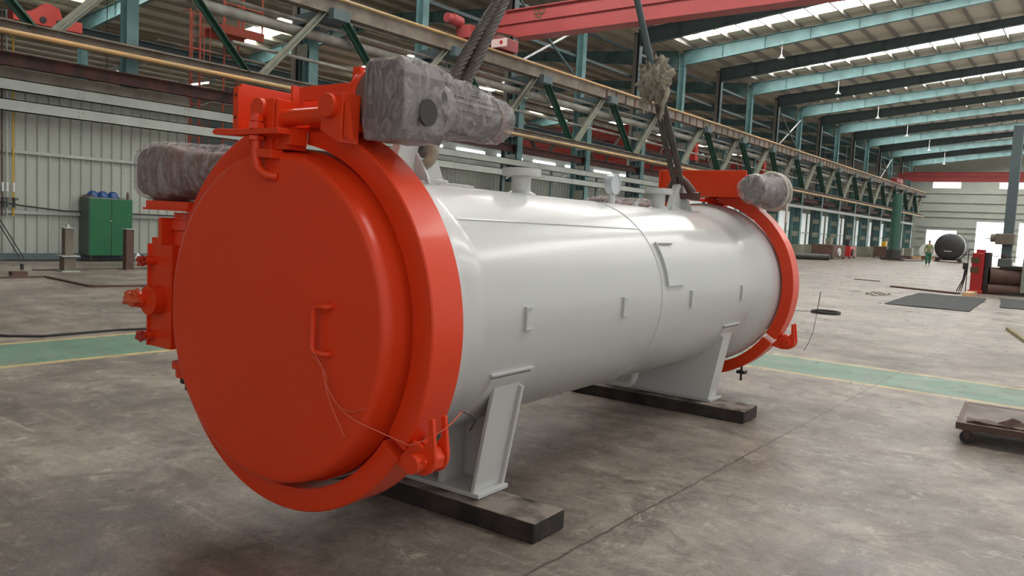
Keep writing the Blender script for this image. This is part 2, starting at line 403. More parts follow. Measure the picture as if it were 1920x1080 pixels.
# ---------------------------------------------------------------- purlins
n = 0
xs = [-19.4 + 1.15 * i for i in range(16)]
for i, x in enumerate(xs):
    z = roofz(x) - .12
    o = MB().beam((x, -8, z), (x, 106, z), .06, .2).build('purlin', 'purlin')
    tag(o, 'grey roof purlin of the near hall, %s out from the column row' % ORD[i], 'purlin', 'roof purlins over the near hall')
i = 0
for base, nm in ((-20, 'middle'), (-46, 'farthest')):
    for k in range(16):
        x = base - .9 - k * 1.62; z = roofz(x) - .12
        o = MB().beam((x, -8, z), (x, 106, z), .07, .2).build('purlin', 'purlin2')
        tag(o, 'cream roof purlin of the %s bay behind the columns, %s from the near side' % (nm, ORD[k]), 'purlin', 'roof purlins of the bays behind')

# ---------------------------------------------------------------- frames: rafters and columns
def rafter(x0, x1, y, mt, peak, lab, grp):
    zb0, zb1 = 10.68, 10.68 + .112 * abs(peak - x0)
    t0, t1 = roofz(x0) - .24, roofz(peak) - .24
    r = thing('roof_rafter', lab, 'beam', (x0, y, 0), 0, grp)
    pts = [(x0, zb0, t0)] + [(peak, zb1, t1)] + ([(x1, 10.68 + .112 * (abs(peak - x0) - abs(x1 - peak)), roofz(x1) - .24)] if x1 != peak else [])
    web = MB(); bot = MB(); top = MB()
    for (a, b0, c0), (d, b1, c1) in zip(pts, pts[1:]):
        a -= x0; d -= x0
        web.add([(a, -.02, b0), (a, .02, b0), (d, .02, b1), (d, -.02, b1), (a, -.02, c0), (a, .02, c0), (d, .02, c1), (d, -.02, c1)],
                [(0, 1, 2, 3), (4, 7, 6, 5), (0, 4, 5, 1), (3, 2, 6, 7), (0, 3, 7, 4), (1, 5, 6, 2)])
        bot.beam((a, 0, b0), (d, 0, b1), .26, .03); top.beam((a, 0, c0), (d, 0, c1), .26, .03)
        k = 1
        while k < abs(d - a) / 2.3:
            t = k * 2.3 / abs(d - a); xx = a + (d - a) * t; web.box((xx - .01, -.12, b0 + (b1 - b0) * t), (xx + .01, .12, c0 + (c1 - c0) * t)); k += 1
    web.build('web', mt, r); bot.build('bottom_flange', mt, r); top.build('top_flange', mt, r)
    return r
nl = nd = 0
for y in FR:
    if y < 19: continue
    if LIGHT(y): lab = 'teal tapered roof rafter of the near hall, %s teal one from the camera' % ORD[nl]; nl += 1
    else: lab = 'dark grey-green roof rafter of the near hall, %s dark one from the camera' % ORD[nd]; nd += 1
    rafter(-20, 5, y, 'teal' if LIGHT(y) else 'dteal', -2, lab, 'rafters over the near hall')
for bi, (x0, pk, x1, nm) in enumerate(((-20.3, -33, -45.7, 'middle'), (-46.3, -59, -71.7, 'farthest'))):
    for k, y in enumerate([y for y in FR if y > 14 and LIGHT(y)]):
        rafter(x0, x1, y, 'teal' if nm == 'middle' else 'purlin', pk, 'roof rafter of the %s bay seen through the columns, %s from the camera' % (nm, ORD[k]), 'rafters over the bays behind')

def make_column(light, leg):
    t = thing('steel_column', 'x', 'column', (0, 0, 0), 0, 'columns between the bays')
    mt = 'teal' if light else 'dteal'
    sh = MB(); z0 = 1.0 if leg else .0
    sh.box((-.17, -.15, z0), (-.15, .15, 11.35)).box((.15, -.15, z0), (.17, .15, 11.35)).box((-.15, -.012, z0), (.15, .012, 11.35))
    sh.build('shaft', mt, t)
    if not light: MB().box((-.13, -.21, 4.6), (.04, -.155, 11.2)).build('cable_channel', 'purlin', t)
    if leg:
        lg = MB(); lg.box((.38, -.16, 1.0), (.40, .16, 6.95)).box((.66, -.17, 1.0), (.68, .17, 6.95)).box((.17, -.012, 1.0), (.66, .012, 6.95))
        lg.build('crane_leg', 'teal', t)
        bt = MB()
        for z in (1.6, 2.7, 3.8, 4.9, 6.0): bt.box((.1, -.185, z), (.6, -.17, z + .4))
        bt.build('batten_plates', 'pale_steel', t)
        MB().box((.1, -.3, 6.95), (1.9, .3, 7.25)).build('crane_bracket', 'dteal', t)
        MB().box((-.35, -.45, 0), (1.0, .45, 1.0)).build('pedestal', 'conc', t, bevel=.02)
    return t
protos = {}
k = 0
for y in FR:
    if y < 4: continue
    key = (LIGHT(y), y > 12)
    if key not in protos: protos[key] = make_column(*key); c = protos[key]
    else: c = copy_tree(protos[key])
    c.location = (-20, y, 0)
    c['label'] = '%s steel column in the row beside the crane girder, %s from the camera' % ('teal' if key[0] else 'dark', ORD[k]); k += 1
for nm, x in (('middle', -46), ('farthest', -71.6)):
    pr = None; k = 0
    for y in [y for y in FR if y > 14 and LIGHT(y)]:
        if pr is None:
            pr = thing('bay_column', 'x', 'column', (0, 0, 0), 0, 'columns at the far side of the bays behind')
            MB().box((-.25, -.17, 0), (-.22, .17, 11.4)).box((.22, -.17, 0), (.25, .17, 11.4)).box((-.22, -.012, 0), (.22, .012, 11.4)).build('shaft', 'teal' if nm == 'middle' else 'dteal', pr)
            c = pr
        else: c = copy_tree(pr)
        c.location = (x, y, 0); c['label'] = 'steel column on the far side of the %s bay, %s from the camera' % (nm, ORD[k]); k += 1
# longitudinal ties between the column tops and diagonal rods
for i, (z, x, mt) in enumerate(((10.45, -20, 'dteal'), (9.2, -20, 'dteal'))):
    tag(MB().beam((x - .3, 8, z), (x - .3, 106, z), .1, .12).build('eaves_tie', mt), 'dark tie beam running from column to column, %s' % ('close under the eaves' if i == 0 else 'lower of the two'), 'beam')
k = 0
for a, b in ((25.35, 30.5), (56.25, 61.4), (87.15, 92.3)):
    t = thing('cross_brace', 'pale crossed bracing rods between two columns above the girder, %s pair from the camera' % ORD[k], 'brace', (-20, a, 0), 0, 'cross braces'); k += 1
    MB().cyl((.1, .2, 7.9), (.1, b - a - .2, 10.4), .05, 8).build('rod', 'lampm', t)
    MB().cyl((.16, .2, 10.4), (.16, b - a - .2, 7.9), .05, 8).build('rod', 'dteal', t)

# ---------------------------------------------------------------- crane runway truss
tr = thing('runway_truss', 'long lattice crane girder with green zigzag diagonals along the column row', 'girder', (-18.5, 0, 0))
TY0, TY1 = 2.0, 103.2
MB().ibeam((0, TY0, 7.34), (0, TY1, 7.34), .36, .42, .03).build('top_chord', 'dusty', tr)
MB().box((.18, TY0, 7.12), (.2, TY1, 7.52)).build('chord_face_plate', 'dusty', tr)
MB().ibeam((0, TY0, 4.92), (0, TY1, 4.92), .3, .26, .03).build('bottom_chord', 'dusty', tr)
MB().beam((0, TY0, 7.62), (0, TY1, 7.62), .08, .12).build('crane_rail', 'rust', tr)
y = FR[3] - .1
for yn in [yy for yy in FR if yy > -2]:
    for sgn, mt in ((-1, 'pale_steel'), (1, 'green_steel')):  # diagonals leaning one way pale grey-green, the other way dark green
        a = Vector((0, yn + sgn * .35, 7.14)); b = Vector((0, yn + sgn * 2.35, 5.02))
        if not (TY0 < b.y < TY1): continue
        q = MB(); q.beam(a, b, .2, .04, (1, 0, 0)).beam(a + Vector((.09, 0, 0)), b + Vector((.09, 0, 0)), .02, .17, (1, 0, 0)).beam(a - Vector((.09, 0, 0)), b - Vector((.09, 0, 0)), .02, .17, (1, 0, 0))
        q.build('diagonal', mt, tr)
t2 = thing('runway_truss', 'second lattice girder behind the columns, facing the next bay', 'girder', (-21.9, 0, 0))
MB().ibeam((0, 24, 6.85), (0, TY1, 6.85), .3, .34, .03).build('top_chord', 'dusty', t2)
MB().ibeam((0, 24, 4.5), (0, TY1, 4.5), .3, .24, .03).build('bottom_chord', 'rust', t2)
for yn in [yy + 2.57 for yy in FR if yy > 24]:
    for sgn in (-1, 1): MB().beam((0, yn + sgn * .35, 6.7), (0, yn + sgn * 2.35, 4.6), .12, .12, (1, 0, 0)).build('diagonal', 'dusty', t2)
sf = MB(); yy = 30.0
while yy < TY1: sf.box((.2, yy, 7.13), (.215, yy + .16, 7.5)); yy += .85
sf.build('stiffeners', 'rust', tr)['kind'] = 'stuff'
def line_y(name, x, z, y0, y1, r, mt, lab, cat, box=None):
    q = MB()
    if box: q.beam((x, y0, z), (x, y1, z), box[0], box[1])
    else: q.cyl((x, y0, z), (x, y1, z), r, 12)
    return tag(q.build(name, mt, smooth=0 if box else 40), lab, cat)
line_y('conductor_pipe', -18.22, 7.56, 4, 103, .05, 'copper', 'thin copper-coloured conductor pipe along the top edge of the lattice girder', 'pipe')
line_y('conductor_pipe', -18.2, 4.78, 2, 103, .055, 'copper', 'yellowed pipe along the bottom chord of the lattice girder', 'pipe')
line_y('overhead_pipe', -18.85, 6.53, 5, 104, .15, 'pipe', 'thick grey lagged pipe hung behind the lattice girder', 'pipe')
line_y('overhead_pipe', -18.78, 6.83, 5, 104, .05, 'pipe', 'thinner grey pipe just above the thick lagged pipe', 'pipe')
line_y('service_pipe', -18.78, 5.78, 12, 104, .05, 'pipe', 'thin grey service pipe under the lagged pipe, halfway down the girder', 'pipe')
for i in range(19):
    y = 9.9 + 5.15 * i + 1.1
    q = MB().beam((-18.98, y, 6.38), (-18.98, y, 7.2), .05, .05).beam((-19.0, y, 6.38), (-18.7, y, 6.38), .05, .05)
    tag(q.build('pipe_hanger', 'beam_grey'), 'small grey bracket carrying the overhead pipe, %s from the camera' % ORD[i], 'bracket', 'pipe hangers')
# rail beams on the other side of the wall top
q = MB().ibeam((-19.55, 2, 4.44), (-19.55, 104, 4.44), .2, .3, .03)
tag(q.build('rail_beam', 'rust'), 'dark red-brown steel rail beam just above the corrugated wall', 'beam')
q = MB().ibeam((-21.4, 2, 5.6), (-21.4, 104, 5.6), .3, .45, .03)
tag(q.build('rail_beam', 'dteal'), 'dark crane rail beam of the bay behind the columns', 'beam')
for z, nm in ((3.86, 'upper'), (3.42, 'lower')):
    q = MB().box((-19.32, 2, z - .13), (-19.28, 44 if nm == 'lower' else 103, z + .13)).box((-19.38, 2, z - .13), (-19.28, 44 if nm == 'lower' else 103, z - .11)).box((-19.38, 2, z + .11), (-19.28, 44 if nm == 'lower' else 103, z + .13))
    for k in range(10):
        for dz in (-.05, .05): q.cyl((-19.28, 8.4 + k * 2.6, z + dz), (-19.265, 8.4 + k * 2.6, z + dz), .02, 8).cyl((-19.28, 8.5 + k * 2.6, z + dz), (-19.265, 8.5 + k * 2.6, z + dz), .02, 8)
    tag(q.build('channel_beam', 'beam_grey'), 'pale grey bolted channel beam across the corrugated wall, %s of the two' % nm, 'beam')
for i, y in enumerate((24.5, 27.8, 31.5, 35.5, 39.7)):
    t = thing('wall_bracket', 'grey post and diagonal strut under the channel beams, %s from the camera' % ORD[i], 'bracket', (-19.4, y, 0), 0, 'struts under the channel beams')
    MB().box((-.06, -.06, 0), (.0, .06, 3.8)).build('post', 'dteal', t)
    MB().beam((.03, .1, 3.2), (.03, 1.1, 3.75), .05, .08).build('strut', 'beam_grey', t)
# windows over the wall, then hanging white sheets between the columns
for i in range(7):
    y0 = 20.6 + i * 2.55
    struct(MB().box((-20.75, y0, 4.02), (-20.72, y0 + 1.7, 4.28)).build('window_%d' % wn, 'day')); wn += 1
struct(MB().box((-20.8, 15.6, 3.72), (-20.76, 42.6, 4.5)).build('trim_3', 'beam_grey'))
for i, y in enumerate([yy for yy in FR if 40 < yy < 101]):
    q = MB(); n = 10; prof = [(y + .25 + 4.6 * k / n, .22 * math.sin(PI * k / n)) for k in range(n + 1)]
    q.prism([(-20.45 + d, yy) for yy, d in prof] + [(-20.49 + d, yy) for yy, d in prof[::-1]], 2, .15, 3.5)
    q2 = tag(q.build('wall_sheet', 'frp', smooth=50), 'bowed white sheet hung between two columns at floor level, %s from the camera' % ORD[i], 'sheet', 'white sheets between the columns')
    MB().box((-20.2, y + .3, 1.9), (-20.13, y + 4.8, 1.98)).build('cross_bar', 'beam_grey', q2)
# girts and skirting rail on the near wall
for z, nm in ((2.45, 'upper'), (1.1, 'lower')):
    line_y('wall_girt', -19.68, z, 2, 11.3, .0, 'beam_grey', 'pale horizontal rail on the corrugated wall behind the green cabinet, %s one' % nm, 'rail', (.05, .07))
line_y('wall_girt', -19.66, .1, 2, 11.3, 0, 'dteal', 'dark blue-grey skirting rail at the foot of the corrugated wall', 'rail', (.08, .14))

tag(MB().box((-19.63, 2, 4.0), (-19.58, 11.3, 4.26)).build('conduit_tray', 'dusty'), 'dusty brown conduit strip along the top of the corrugated wall', 'tray')
for i, (x, z, r_) in enumerate(((-21.0, 5.2, .06), (-21.2, 7.9, .07), (-22.6, 6.2, .05), (-22.4, 8.6, .09))):
    line_y('bay_pipe', x, z, 12, 104, r_, 'pipe' if i % 2 else 'dusty', 'long grey pipe running behind the column row, %s from the bottom' % ORD[(0, 2, 1, 3)[i]], 'pipe')
for i, (a, b, z) in enumerate(((-27.2, 1.4, 5.55), (-27.2, 1.4, 5.75))):
    t = thing('strip_light', 'blue-grey strip light with a lit white tube, %s of the two above the corrugated wall' % ('left' if i == 0 else 'right'), 'lamp', (-26.2, 12.25 + i * 3.1, z), 0)
    MB().prism([(-.16, 0), (.16, 0), (.07, .16), (-.07, .16)], 0, -1.0, 1.0).build('hood', 'cabside', t)
    MB().cyl((-.95, -.1, -.03), (.95, -.1, -.03), .03, 8).build('tube', 'bulb', t)
    MB().cyl((0, 0, .16), (0, 0, roofz(-26.2) - z), .012, 6).build('hanger', 'dark', t)
# ---------------------------------------------------------------- ladder, platform
t = thing('caged_ladder', 'orange-red caged ladder in front of the dark opening at the wall end', 'ladder', (-20.15, 11.9, 0))
for dy in (-.28, .0): MB().cyl((0, dy, 0), (0, dy, 7.4), .03, 8).build('stile', 'ladder', t)
for k in range(24): MB().cyl((0, -.28, .3 + k * .3), (0, 0, .3 + k * .3), .014, 6).build('rung', 'ladder', t)
for z in (2.6, 3.6, 4.6, 5.6, 6.6):
    MB().tube([(.0 + .42 * math.sin(PI * k / 12), -.14 - .36 * math.cos(PI * k / 12), z) for k in range(13)], .016, 6).build('cage_hoop', 'ladder', t)
for k in (3, 6, 9): MB().cyl((.42 * math.sin(PI * k / 12), -.14 - .36 * math.cos(PI * k / 12), 2.4), (.42 * math.sin(PI * k / 12), -.14 - .36 * math.cos(PI * k / 12), 7.2), .012, 6).build('cage_bar', 'ladder', t)
t = thing('access_platform', 'orange-red steel platform with handrails high beside the caged ladder', 'platform', (-19.95, 12.77, 6.36))
MB().box((-.7, -.55, -.03), (.35, .75, .03)).build('deck', 'ladder', t)
for x in (-.7, .25): MB().box((x, -.55, -.2), (x + .1, .75, -.03)).build('edge_beam', 'ladder', t)
for x, y in ((.32, -.5), (.32, .7), (-.65, .7), (.32, .1)): MB().cyl((x, y, 0), (x, y, 1.1), .025, 8).build('handrail_post', 'ladder', t)
for z in (.6, 1.1): MB().tube([(.32, -.5, z), (.32, .7, z), (-.65, .7, z)], .02, 6).build('handrail', 'ladder', t)
t = thing('maintenance_mast', 'thin orange-red upright frame behind the access platform', 'frame', (-20.75, 13.2, 3.0))
for y in (-.2, .25): MB().cyl((0, y, 0), (0, y, 4.6), .03, 8).build('upright', 'ladder', t)
for k in range(7): MB().cyl((0, -.2, .4 + k * .6), (0, .25, .4 + k * .6), .015, 6).build('rung', 'ladder', t)
t = thing('opening_shade_sheet', 'dark sheet standing in for the shaded opening behind the caged ladder', 'shade panel', (-21.5, 13.4, 0))
MB().box((-.05, -2.2, 0), (.05, 2.4, 4.2)).build('sheet', 'dteal', t)  # flat dark sheet gives the wall opening its shade

tag(MB().ibeam((-19.45, 2, 5.15), (-19.45, 14, 5.15), .22, .22, .03).build('rail_beam', 'dusty'), 'short dusty rail beam under the orange-red end carriage', 'beam')
# crane trolley with red hood, upper left
t = thing('crane_end_truck', 'small orange-red crane end carriage on the rail at the top left', 'crane', (-19.45, 7.75, 5.26))
MB().box((-.15, -.72, 0), (.15, .72, .24)).build('carriage', 'crane2', t, bevel=.01)
MB().prism([(-.72, .1), (.3, .2), (.22, .44), (.02, .5), (-.06, .5), (-.3, .3)], 0, -.1, .152).build('hood', 'crane2', t)
for y in (-.12, .22): MB().cyl((.14, y, .12), (.17, y, .12), .07, 14).build('wheel', 'dark', t)

# ---------------------------------------------------------------- bridge cranes
def bridge_crane(y, z0, z1, x0, x1, mt, lab, loc_name):
    t = thing('bridge_crane', lab, 'crane', (x0, y, z0))
    h = z1 - z0; Lx = x1 - x0
    MB().prism([(0, h * .45), (1.5, 0), (Lx, 0), (Lx, h), (.9, h), (0, h * .8)], 1, -.22, .22).build('girder', mt, t, bevel=.01)
    MB().box((.9, -.3, h - .02), (Lx, .3, h + .02)).box((1.3, -.3, -.02), (Lx, .3, .02)).build('flange', mt, t)
    MB().beam((.2, -.25, h * .52), (Lx, -.25, h * .55), .05, .04).build('girder_pipe', mt, t)
    MB().box((-.35, -1.4, -.14), (.25, 1.4, .3)).build('end_truck', mt, t, bevel=.02)
    for dy in (-1.0, 1.0): MB().cyl((-.02 - .2, dy, -.1), (.12 - .2, dy, -.1), .14, 16).build('wheel', 'dark', t)
    return t
bc = bridge_crane(22.0, 7.83, 8.75, -18.4, 5, 'crane', 'faded red overhead crane girder crossing the top of the hall', 'near')
MB().cyl((-.25, -1.75, .45), (-.25, -1.3, .42), .2, 16).cyl((-.25, -2.0, .45), (-.25, -1.75, .45), .16, 16).build('drive_motor', 'crane', bc, smooth=40)
MB().box((.35, -.3, -.28), (1.05, -.27, 0)).build('sign_board', 'sign', bc)
sb = MB().lathe([(0, 0), (.07, 0)], (0, 0, 0), 1, 20).build('sign_mark', 'signred', bc); sb.location = (.8, -.31, -.13)
fc = bpy.data.curves.new('txt', 'FONT'); fc.body = '安'; fc.size = .55; fc.extrude = .004
fo = bpy.data.objects.new('tmp', fc); COL.objects.link(fo); bpy.context.view_layer.update()
tm = bpy.data.meshes.new_from_object(fo.evaluated_get(bpy.context.evaluated_depsgraph_get())); bpy.data.objects.remove(fo)
tm.materials.clear(); tm.materials.append(M['olive'])
to = bpy.data.objects.new('lettering', tm); COL.objects.link(to); to.parent = bc; to.rotation_euler = (PI / 2, 0, 0); to.location = (2.05, -.235, .47)
bridge_crane(88.0, 7.78, 8.72, -18.3, 3, 'crane', 'red overhead crane girder at the far end of the hall', 'far')
q = MB().ibeam((-44.5, 2, 5.6), (-44.5, 104, 5.6), .3, .45, .03)
tag(q.build('rail_beam', 'dteal'), 'dark crane rail beam at the far side of the middle bay', 'beam')
for i, (y, z) in enumerate(((38, 5.975), (46, 5.975), (58, 5.975))):
    c = bridge_crane(y, z, z + 1.1, -44.5, -21.2, 'crane2', 'bright red crane girder in the bay behind the columns, %s from the camera' % ORD[i], 'bay')
    c['group'] = 'cranes in the bay behind'

# column number
fc = bpy.data.curves.new('txt2', 'FONT'); fc.body = '21'; fc.size = .55; fc.extrude = .004
fo = bpy.data.objects.new('tmp', fc); COL.objects.link(fo); bpy.context.view_layer.update()
tm = bpy.data.meshes.new_from_object(fo.evaluated_get(bpy.context.evaluated_depsgraph_get())); bpy.data.objects.remove(fo)
tm.materials.clear(); tm.materials.append(M['panel'])
q = MB().box((-18.98, 45.35, 6.9), (-18.95, 46.35, 7.5)).build('number_plate', 'dteal'); tag(q, 'dark plate with a white 21 below the lattice girder top', 'sign')
to = bpy.data.objects.new('lettering', tm); COL.objects.link(to); to.parent = q; to.rotation_euler = (PI / 2, 0, PI / 2); to.location = (-18.94, 45.5, 6.98)

# ---------------------------------------------------------------- hanging lamps
def lamp(x, y, zt, zb, lab, on=False):
    t = thing('hanging_lamp', lab, 'lamp', (x, y, zb), 0, 'pendant lamps under the roof')
    MB().cyl((0, 0, .18), (0, 0, zt - zb), .025, 6).build('drop_rod', 'lampm', t)
    MB().lathe([(.0, .2), (.05, .2), (.07, .1), (.2, .0), (.19, .0), (.0, .05)], n=20).build('shade', 'bulb' if on else 'lampm', t, smooth=50)
for i, (x, y, zt, zb) in enumerate(((-14.5, 40.8, 11.5, 10.6), (-14.45, 51.1, 11.4, 10.45), (-14.45, 61.4, 11.3, 10.35), (-14.5, 71.7, 11.3, 10.3), (-14.6, 82, 11.3, 10.2), (-14.9, 92.3, 11.2, 9.9))):
    lamp(x, y, zt, zb, 'small pendant lamp hanging from a teal rafter, %s from the camera' % ORD[i])
for i, (x, y, zt, zb) in enumerate(((-47, 20.2, 12.1, 10.8), (-38.5, 30.5, 12.2, 11.6))):
    lamp(x, y, zt, zb, 'bell lamp hanging in the bays behind, %s' % ('at the top left corner' if i == 0 else 'above the front gearbox'))
for i, (x, y, z) in enumerate(((-28, 52, 8.2), (-30, 73, 8.8), (-26, 66, 7.4), (-24.5, 84, 6.7), (-24, 90, 6.4))):
    lamp(x, y, roofz(x) + .02, z, 'lit pendant lamp glowing behind the column row, %s from the camera' % ORD[i], True)

# ================================================================ THE PRESSURE VESSEL
S = 3.4; ZF = .2835
OX, OY = (lambda: (None, None))() if False else (0, 0)
# axis point of the front ring face on the ground
dq = Vector(((534.2357 - 960) / 1468.684, -(593.6856 - 540) / 1468.684, -1.0)).normalized()
Rm = Matrix(((r3.x, u3.x, -f2.x), (r3.y, u3.y, -f2.y), (r3.z, u3.z, -f2.z)))
Ow = Rm @ dq * S
VY = .0404435; VL = 1.386
ves = thing('pressure_vessel', 'white horizontal pressure vessel with orange clamped doors at both ends', 'pressure vessel', (Ow.x, Ow.y, 0), VY)
Tn = lambda p: ((p[0]) * S, (p[1]) * S, (p[2] + ZF) * S)
Tf = lambda p: ((p[0]) * S, (VL - p[1]) * S, (p[2] + ZF) * S)

# shell
RB = .180
prof = [(.2, .03), (.226, .03), (.226, .075), (.206, .08), (.204, .105), (.183, .16), (RB, .175), (RB, VL - .175), (.183, VL - .16), (.204, VL - .105), (.206, VL - .08), (.206, VL - .056), (.2, VL - .05)]
prof = [(.195, .03), (.2055, .03), (.206, .060), (.205, .085), (.197, .115), (.184, .155), (RB, .175),
        (RB, VL - .175), (.184, VL - .155), (.197, VL - .115), (.205, VL - .085), (.206, VL - .060), (.2055, VL - .03), (.195, VL - .03)]
sh = MB(Tn).lathe(prof, ax=1, n=128).build('shell', 'white', ves, smooth=50)

MB(Tn).lathe([(RB - .001, .7005), (RB + .0012, .7015), (RB + .0012, .7045), (RB - .001, .7055)], ax=1, n=96).build('girth_weld', 'white', ves, smooth=30)
def on_shell(b=None, ang=None, r=RB):
    return (r * math.cos(ang), r * math.sin(ang))
def arc_strip(mbx, a0, a1, s0, s1, r0, r1, n=8):
    # a thin curved plate on the shell
    ring = []
    for i in range(n + 1):
        a = a0 + (a1 - a0) * i / n; ring.append(a)
    vs = []; fs = []
    for a in ring:
        for r in (r0, r1):
            for s_ in (s0, s1): vs.append((r * math.cos(a), s_, r * math.sin(a)))
    for i in range(n):
        k, l = i * 4, i * 4 + 4
        fs += [(k, k + 1, l + 1, l), (k + 2, l + 2, l + 3, k + 3), (k, l, l + 2, k + 2), (k + 1, k + 3, l + 3, l + 1)]
    fs += [(0, 2, 3, 1), (n * 4, n * 4 + 1, n * 4 + 3, n * 4 + 2)]
    return mbx.add(vs, fs)
# small brackets (insulation pins) in a row
A0 = math.asin(.0138 / RB)
for s0 in (.2575, .545, .834, 1.126):
    q = MB(Tn)
    arc_strip(q, -A0, A0, s0, s0 + .002, RB, RB + .0045, 4)
    arc_strip(q, A0, A0 + .012, s0, s0 + .019, RB, RB + .0045, 2); arc_strip(q, -A0 - .012, -A0, s0, s0 + .019, RB, RB + .0045, 2)
    q.build('pin_bracket', 'white', ves)
# nameplate bracket
q = MB(Tn); b0, b1 = math.asin(.103 / RB), math.asin(.030 / RB)
arc_strip(q, b1, b0, .722, .7245, RB, RB + .006, 10); arc_strip(q, b0, b0 + .014, .722, .8, RB, RB + .006, 2); arc_strip(q, b1 - .014, b1, .722, .8, RB, RB + .006, 2)
q.build('nameplate_bracket', 'white', ves)
# longitudinal weld seam
q = MB(Tn); a = math.asin(.1295 / RB); arc_strip(q, a, a + .014, .17, .70, RB - .002, RB + .0012, 2); q.build('seam_weld', 'white', ves)

# saddles
def saddle(s0, s1, flip):
    sd = None
    q = MB(Tn); zb = -.2545; sc = (s0 + s1) / 2
    # base plate
    q.box((-.140, s0 - .003, -.2555), (.140, s1 + .008, -.2490))
    base = q.build('saddle_base', 'white', ves, bevel=.003)
    # web plate across, following the shell
    n = 24; arc = [(.151 * math.cos(0), 0)]
    a0, a1 = math.radians(213), math.radians(327)
    top = [((RB + .001) * math.cos(a0 + (a1 - a0) * k / n), (RB + .001) * math.sin(a0 + (a1 - a0) * k / n)) for k in range(n + 1)]
    wb = s0 + .010 if not flip else s1 - .010
    wb = sc if False else (s1 - .014 if not flip else s0 + .012)
    wb = s1 + .003
    if flip: wb = s0 - .003
    MB(Tn).prism([(p[0], p[1]) for p in top] + [(.1605, -.102), (.134, -.249), (-.134, -.249), (-.1605, -.102)], 1, wb - .003, wb + .003).build('saddle_web', 'white', ves)
    for sg in (1, -1):
        q = MB(Tn)
        # inclined end plates
        x0, z0, x1, z1 = .129 * sg, -.249, .157 * sg, -.0905
        q.add([(x0, s0, z0), (x1, s0, z1), (x1 - .006 * sg, s0, z1 + .001), (x0 - .006 * sg, s0, z0),
               (x0, s1, z0), (x1, s1, z1), (x1 - .006 * sg, s1, z1 + .001), (x0 - .006 * sg, s1, z0)],
              [(0, 1, 2, 3), (7, 6, 5, 4), (0, 4, 5, 1), (1, 5, 6, 2), (2, 6, 7, 3), (3, 7, 4, 0)])
        q.build('saddle_end_plate', 'white', ves, bevel=.003)
        q = MB(Tn); a = math.asin(-.074 / RB); aa = a if sg > 0 else PI - a
        arc_strip(q, aa - .008, aa + .008, s0 - .022, s1 + .018, RB - .001, RB + .0045, 2)
        q.build('wear_plate_edge', 'white', ves)
    # inner ribs
    for x in (-.062, .062):
        zt = -math.sqrt((RB) ** 2 - x * x); MB(Tn).box((x - .003, s0 + .006, -.249), (x + .003, s1 - .006, zt)).build('saddle_rib', 'white', ves)
    MB(Tn).lathe([(RB - .0005, s0 - .02), (RB + .003, s0 - .018), (RB + .003, s1 + .014), (RB - .0005, s1 + .016)], ax=1, n=60, a0=math.radians(206), a1=math.radians(334)).build('wear_plate', 'white', ves, smooth=30)
saddle(.229, .289, False); saddle(1.097, 1.157, True)

# nozzles
def nozzle(s0, h, rp, rf, name='nozzle'):
    z0 = .172
    q = MB(Tn).lathe([(rp + .010, z0), (rp + .008, z0 + .009), (rp + .001, z0 + .012), (rp, z0 + .016), (rp, h - .013), (rf, h - .0125), (rf + .0008, h - .008), (rf, h), (rp * .8, h), (rp * .8, h - .004), (0, h - .004)], (0, s0, 0), 2, 40)
    return q.build(name, 'white', ves, smooth=40)
nozzle(.492, .2225, .0172, .0335, 'flanged_nozzle'); nozzle(1.045, .2255, .0165, .0315, 'flanged_nozzle')
# gauge
q = MB(Tn).lathe([(0, .17), (.008, .17), (.008, .197), (.0075, .199), (0, .199)], (0, .82, 0), 2, 20); g = q.build('gauge_stem', 'white', ves, smooth=40)
q = MB(Tn).lathe([(0, -.008), (.0195, -.008), (.0215, -.006), (.0215, .006), (.0195, .008), (0, .008)], (0, .82, .2195), 0, 32)
gg = q.build('gauge_dial', mat('hazy_gauge_plastic', (196, 202, 208), .15, coat=.5), ves, smooth=40)
MB(Tn).lathe([(.0190, .008), (.0215, .008), (.0215, .0095), (.0190, .0095)], (0, .82, .2195), 0, 32, loop=True).build('gauge_rim', 'white', gg)
MB(Tn).lathe([(0, .17), (.006, .17), (.006, .191), (0, .191)], (0, .93, 0), 2, 16).build('plugged_stub', 'white', ves, smooth=40)
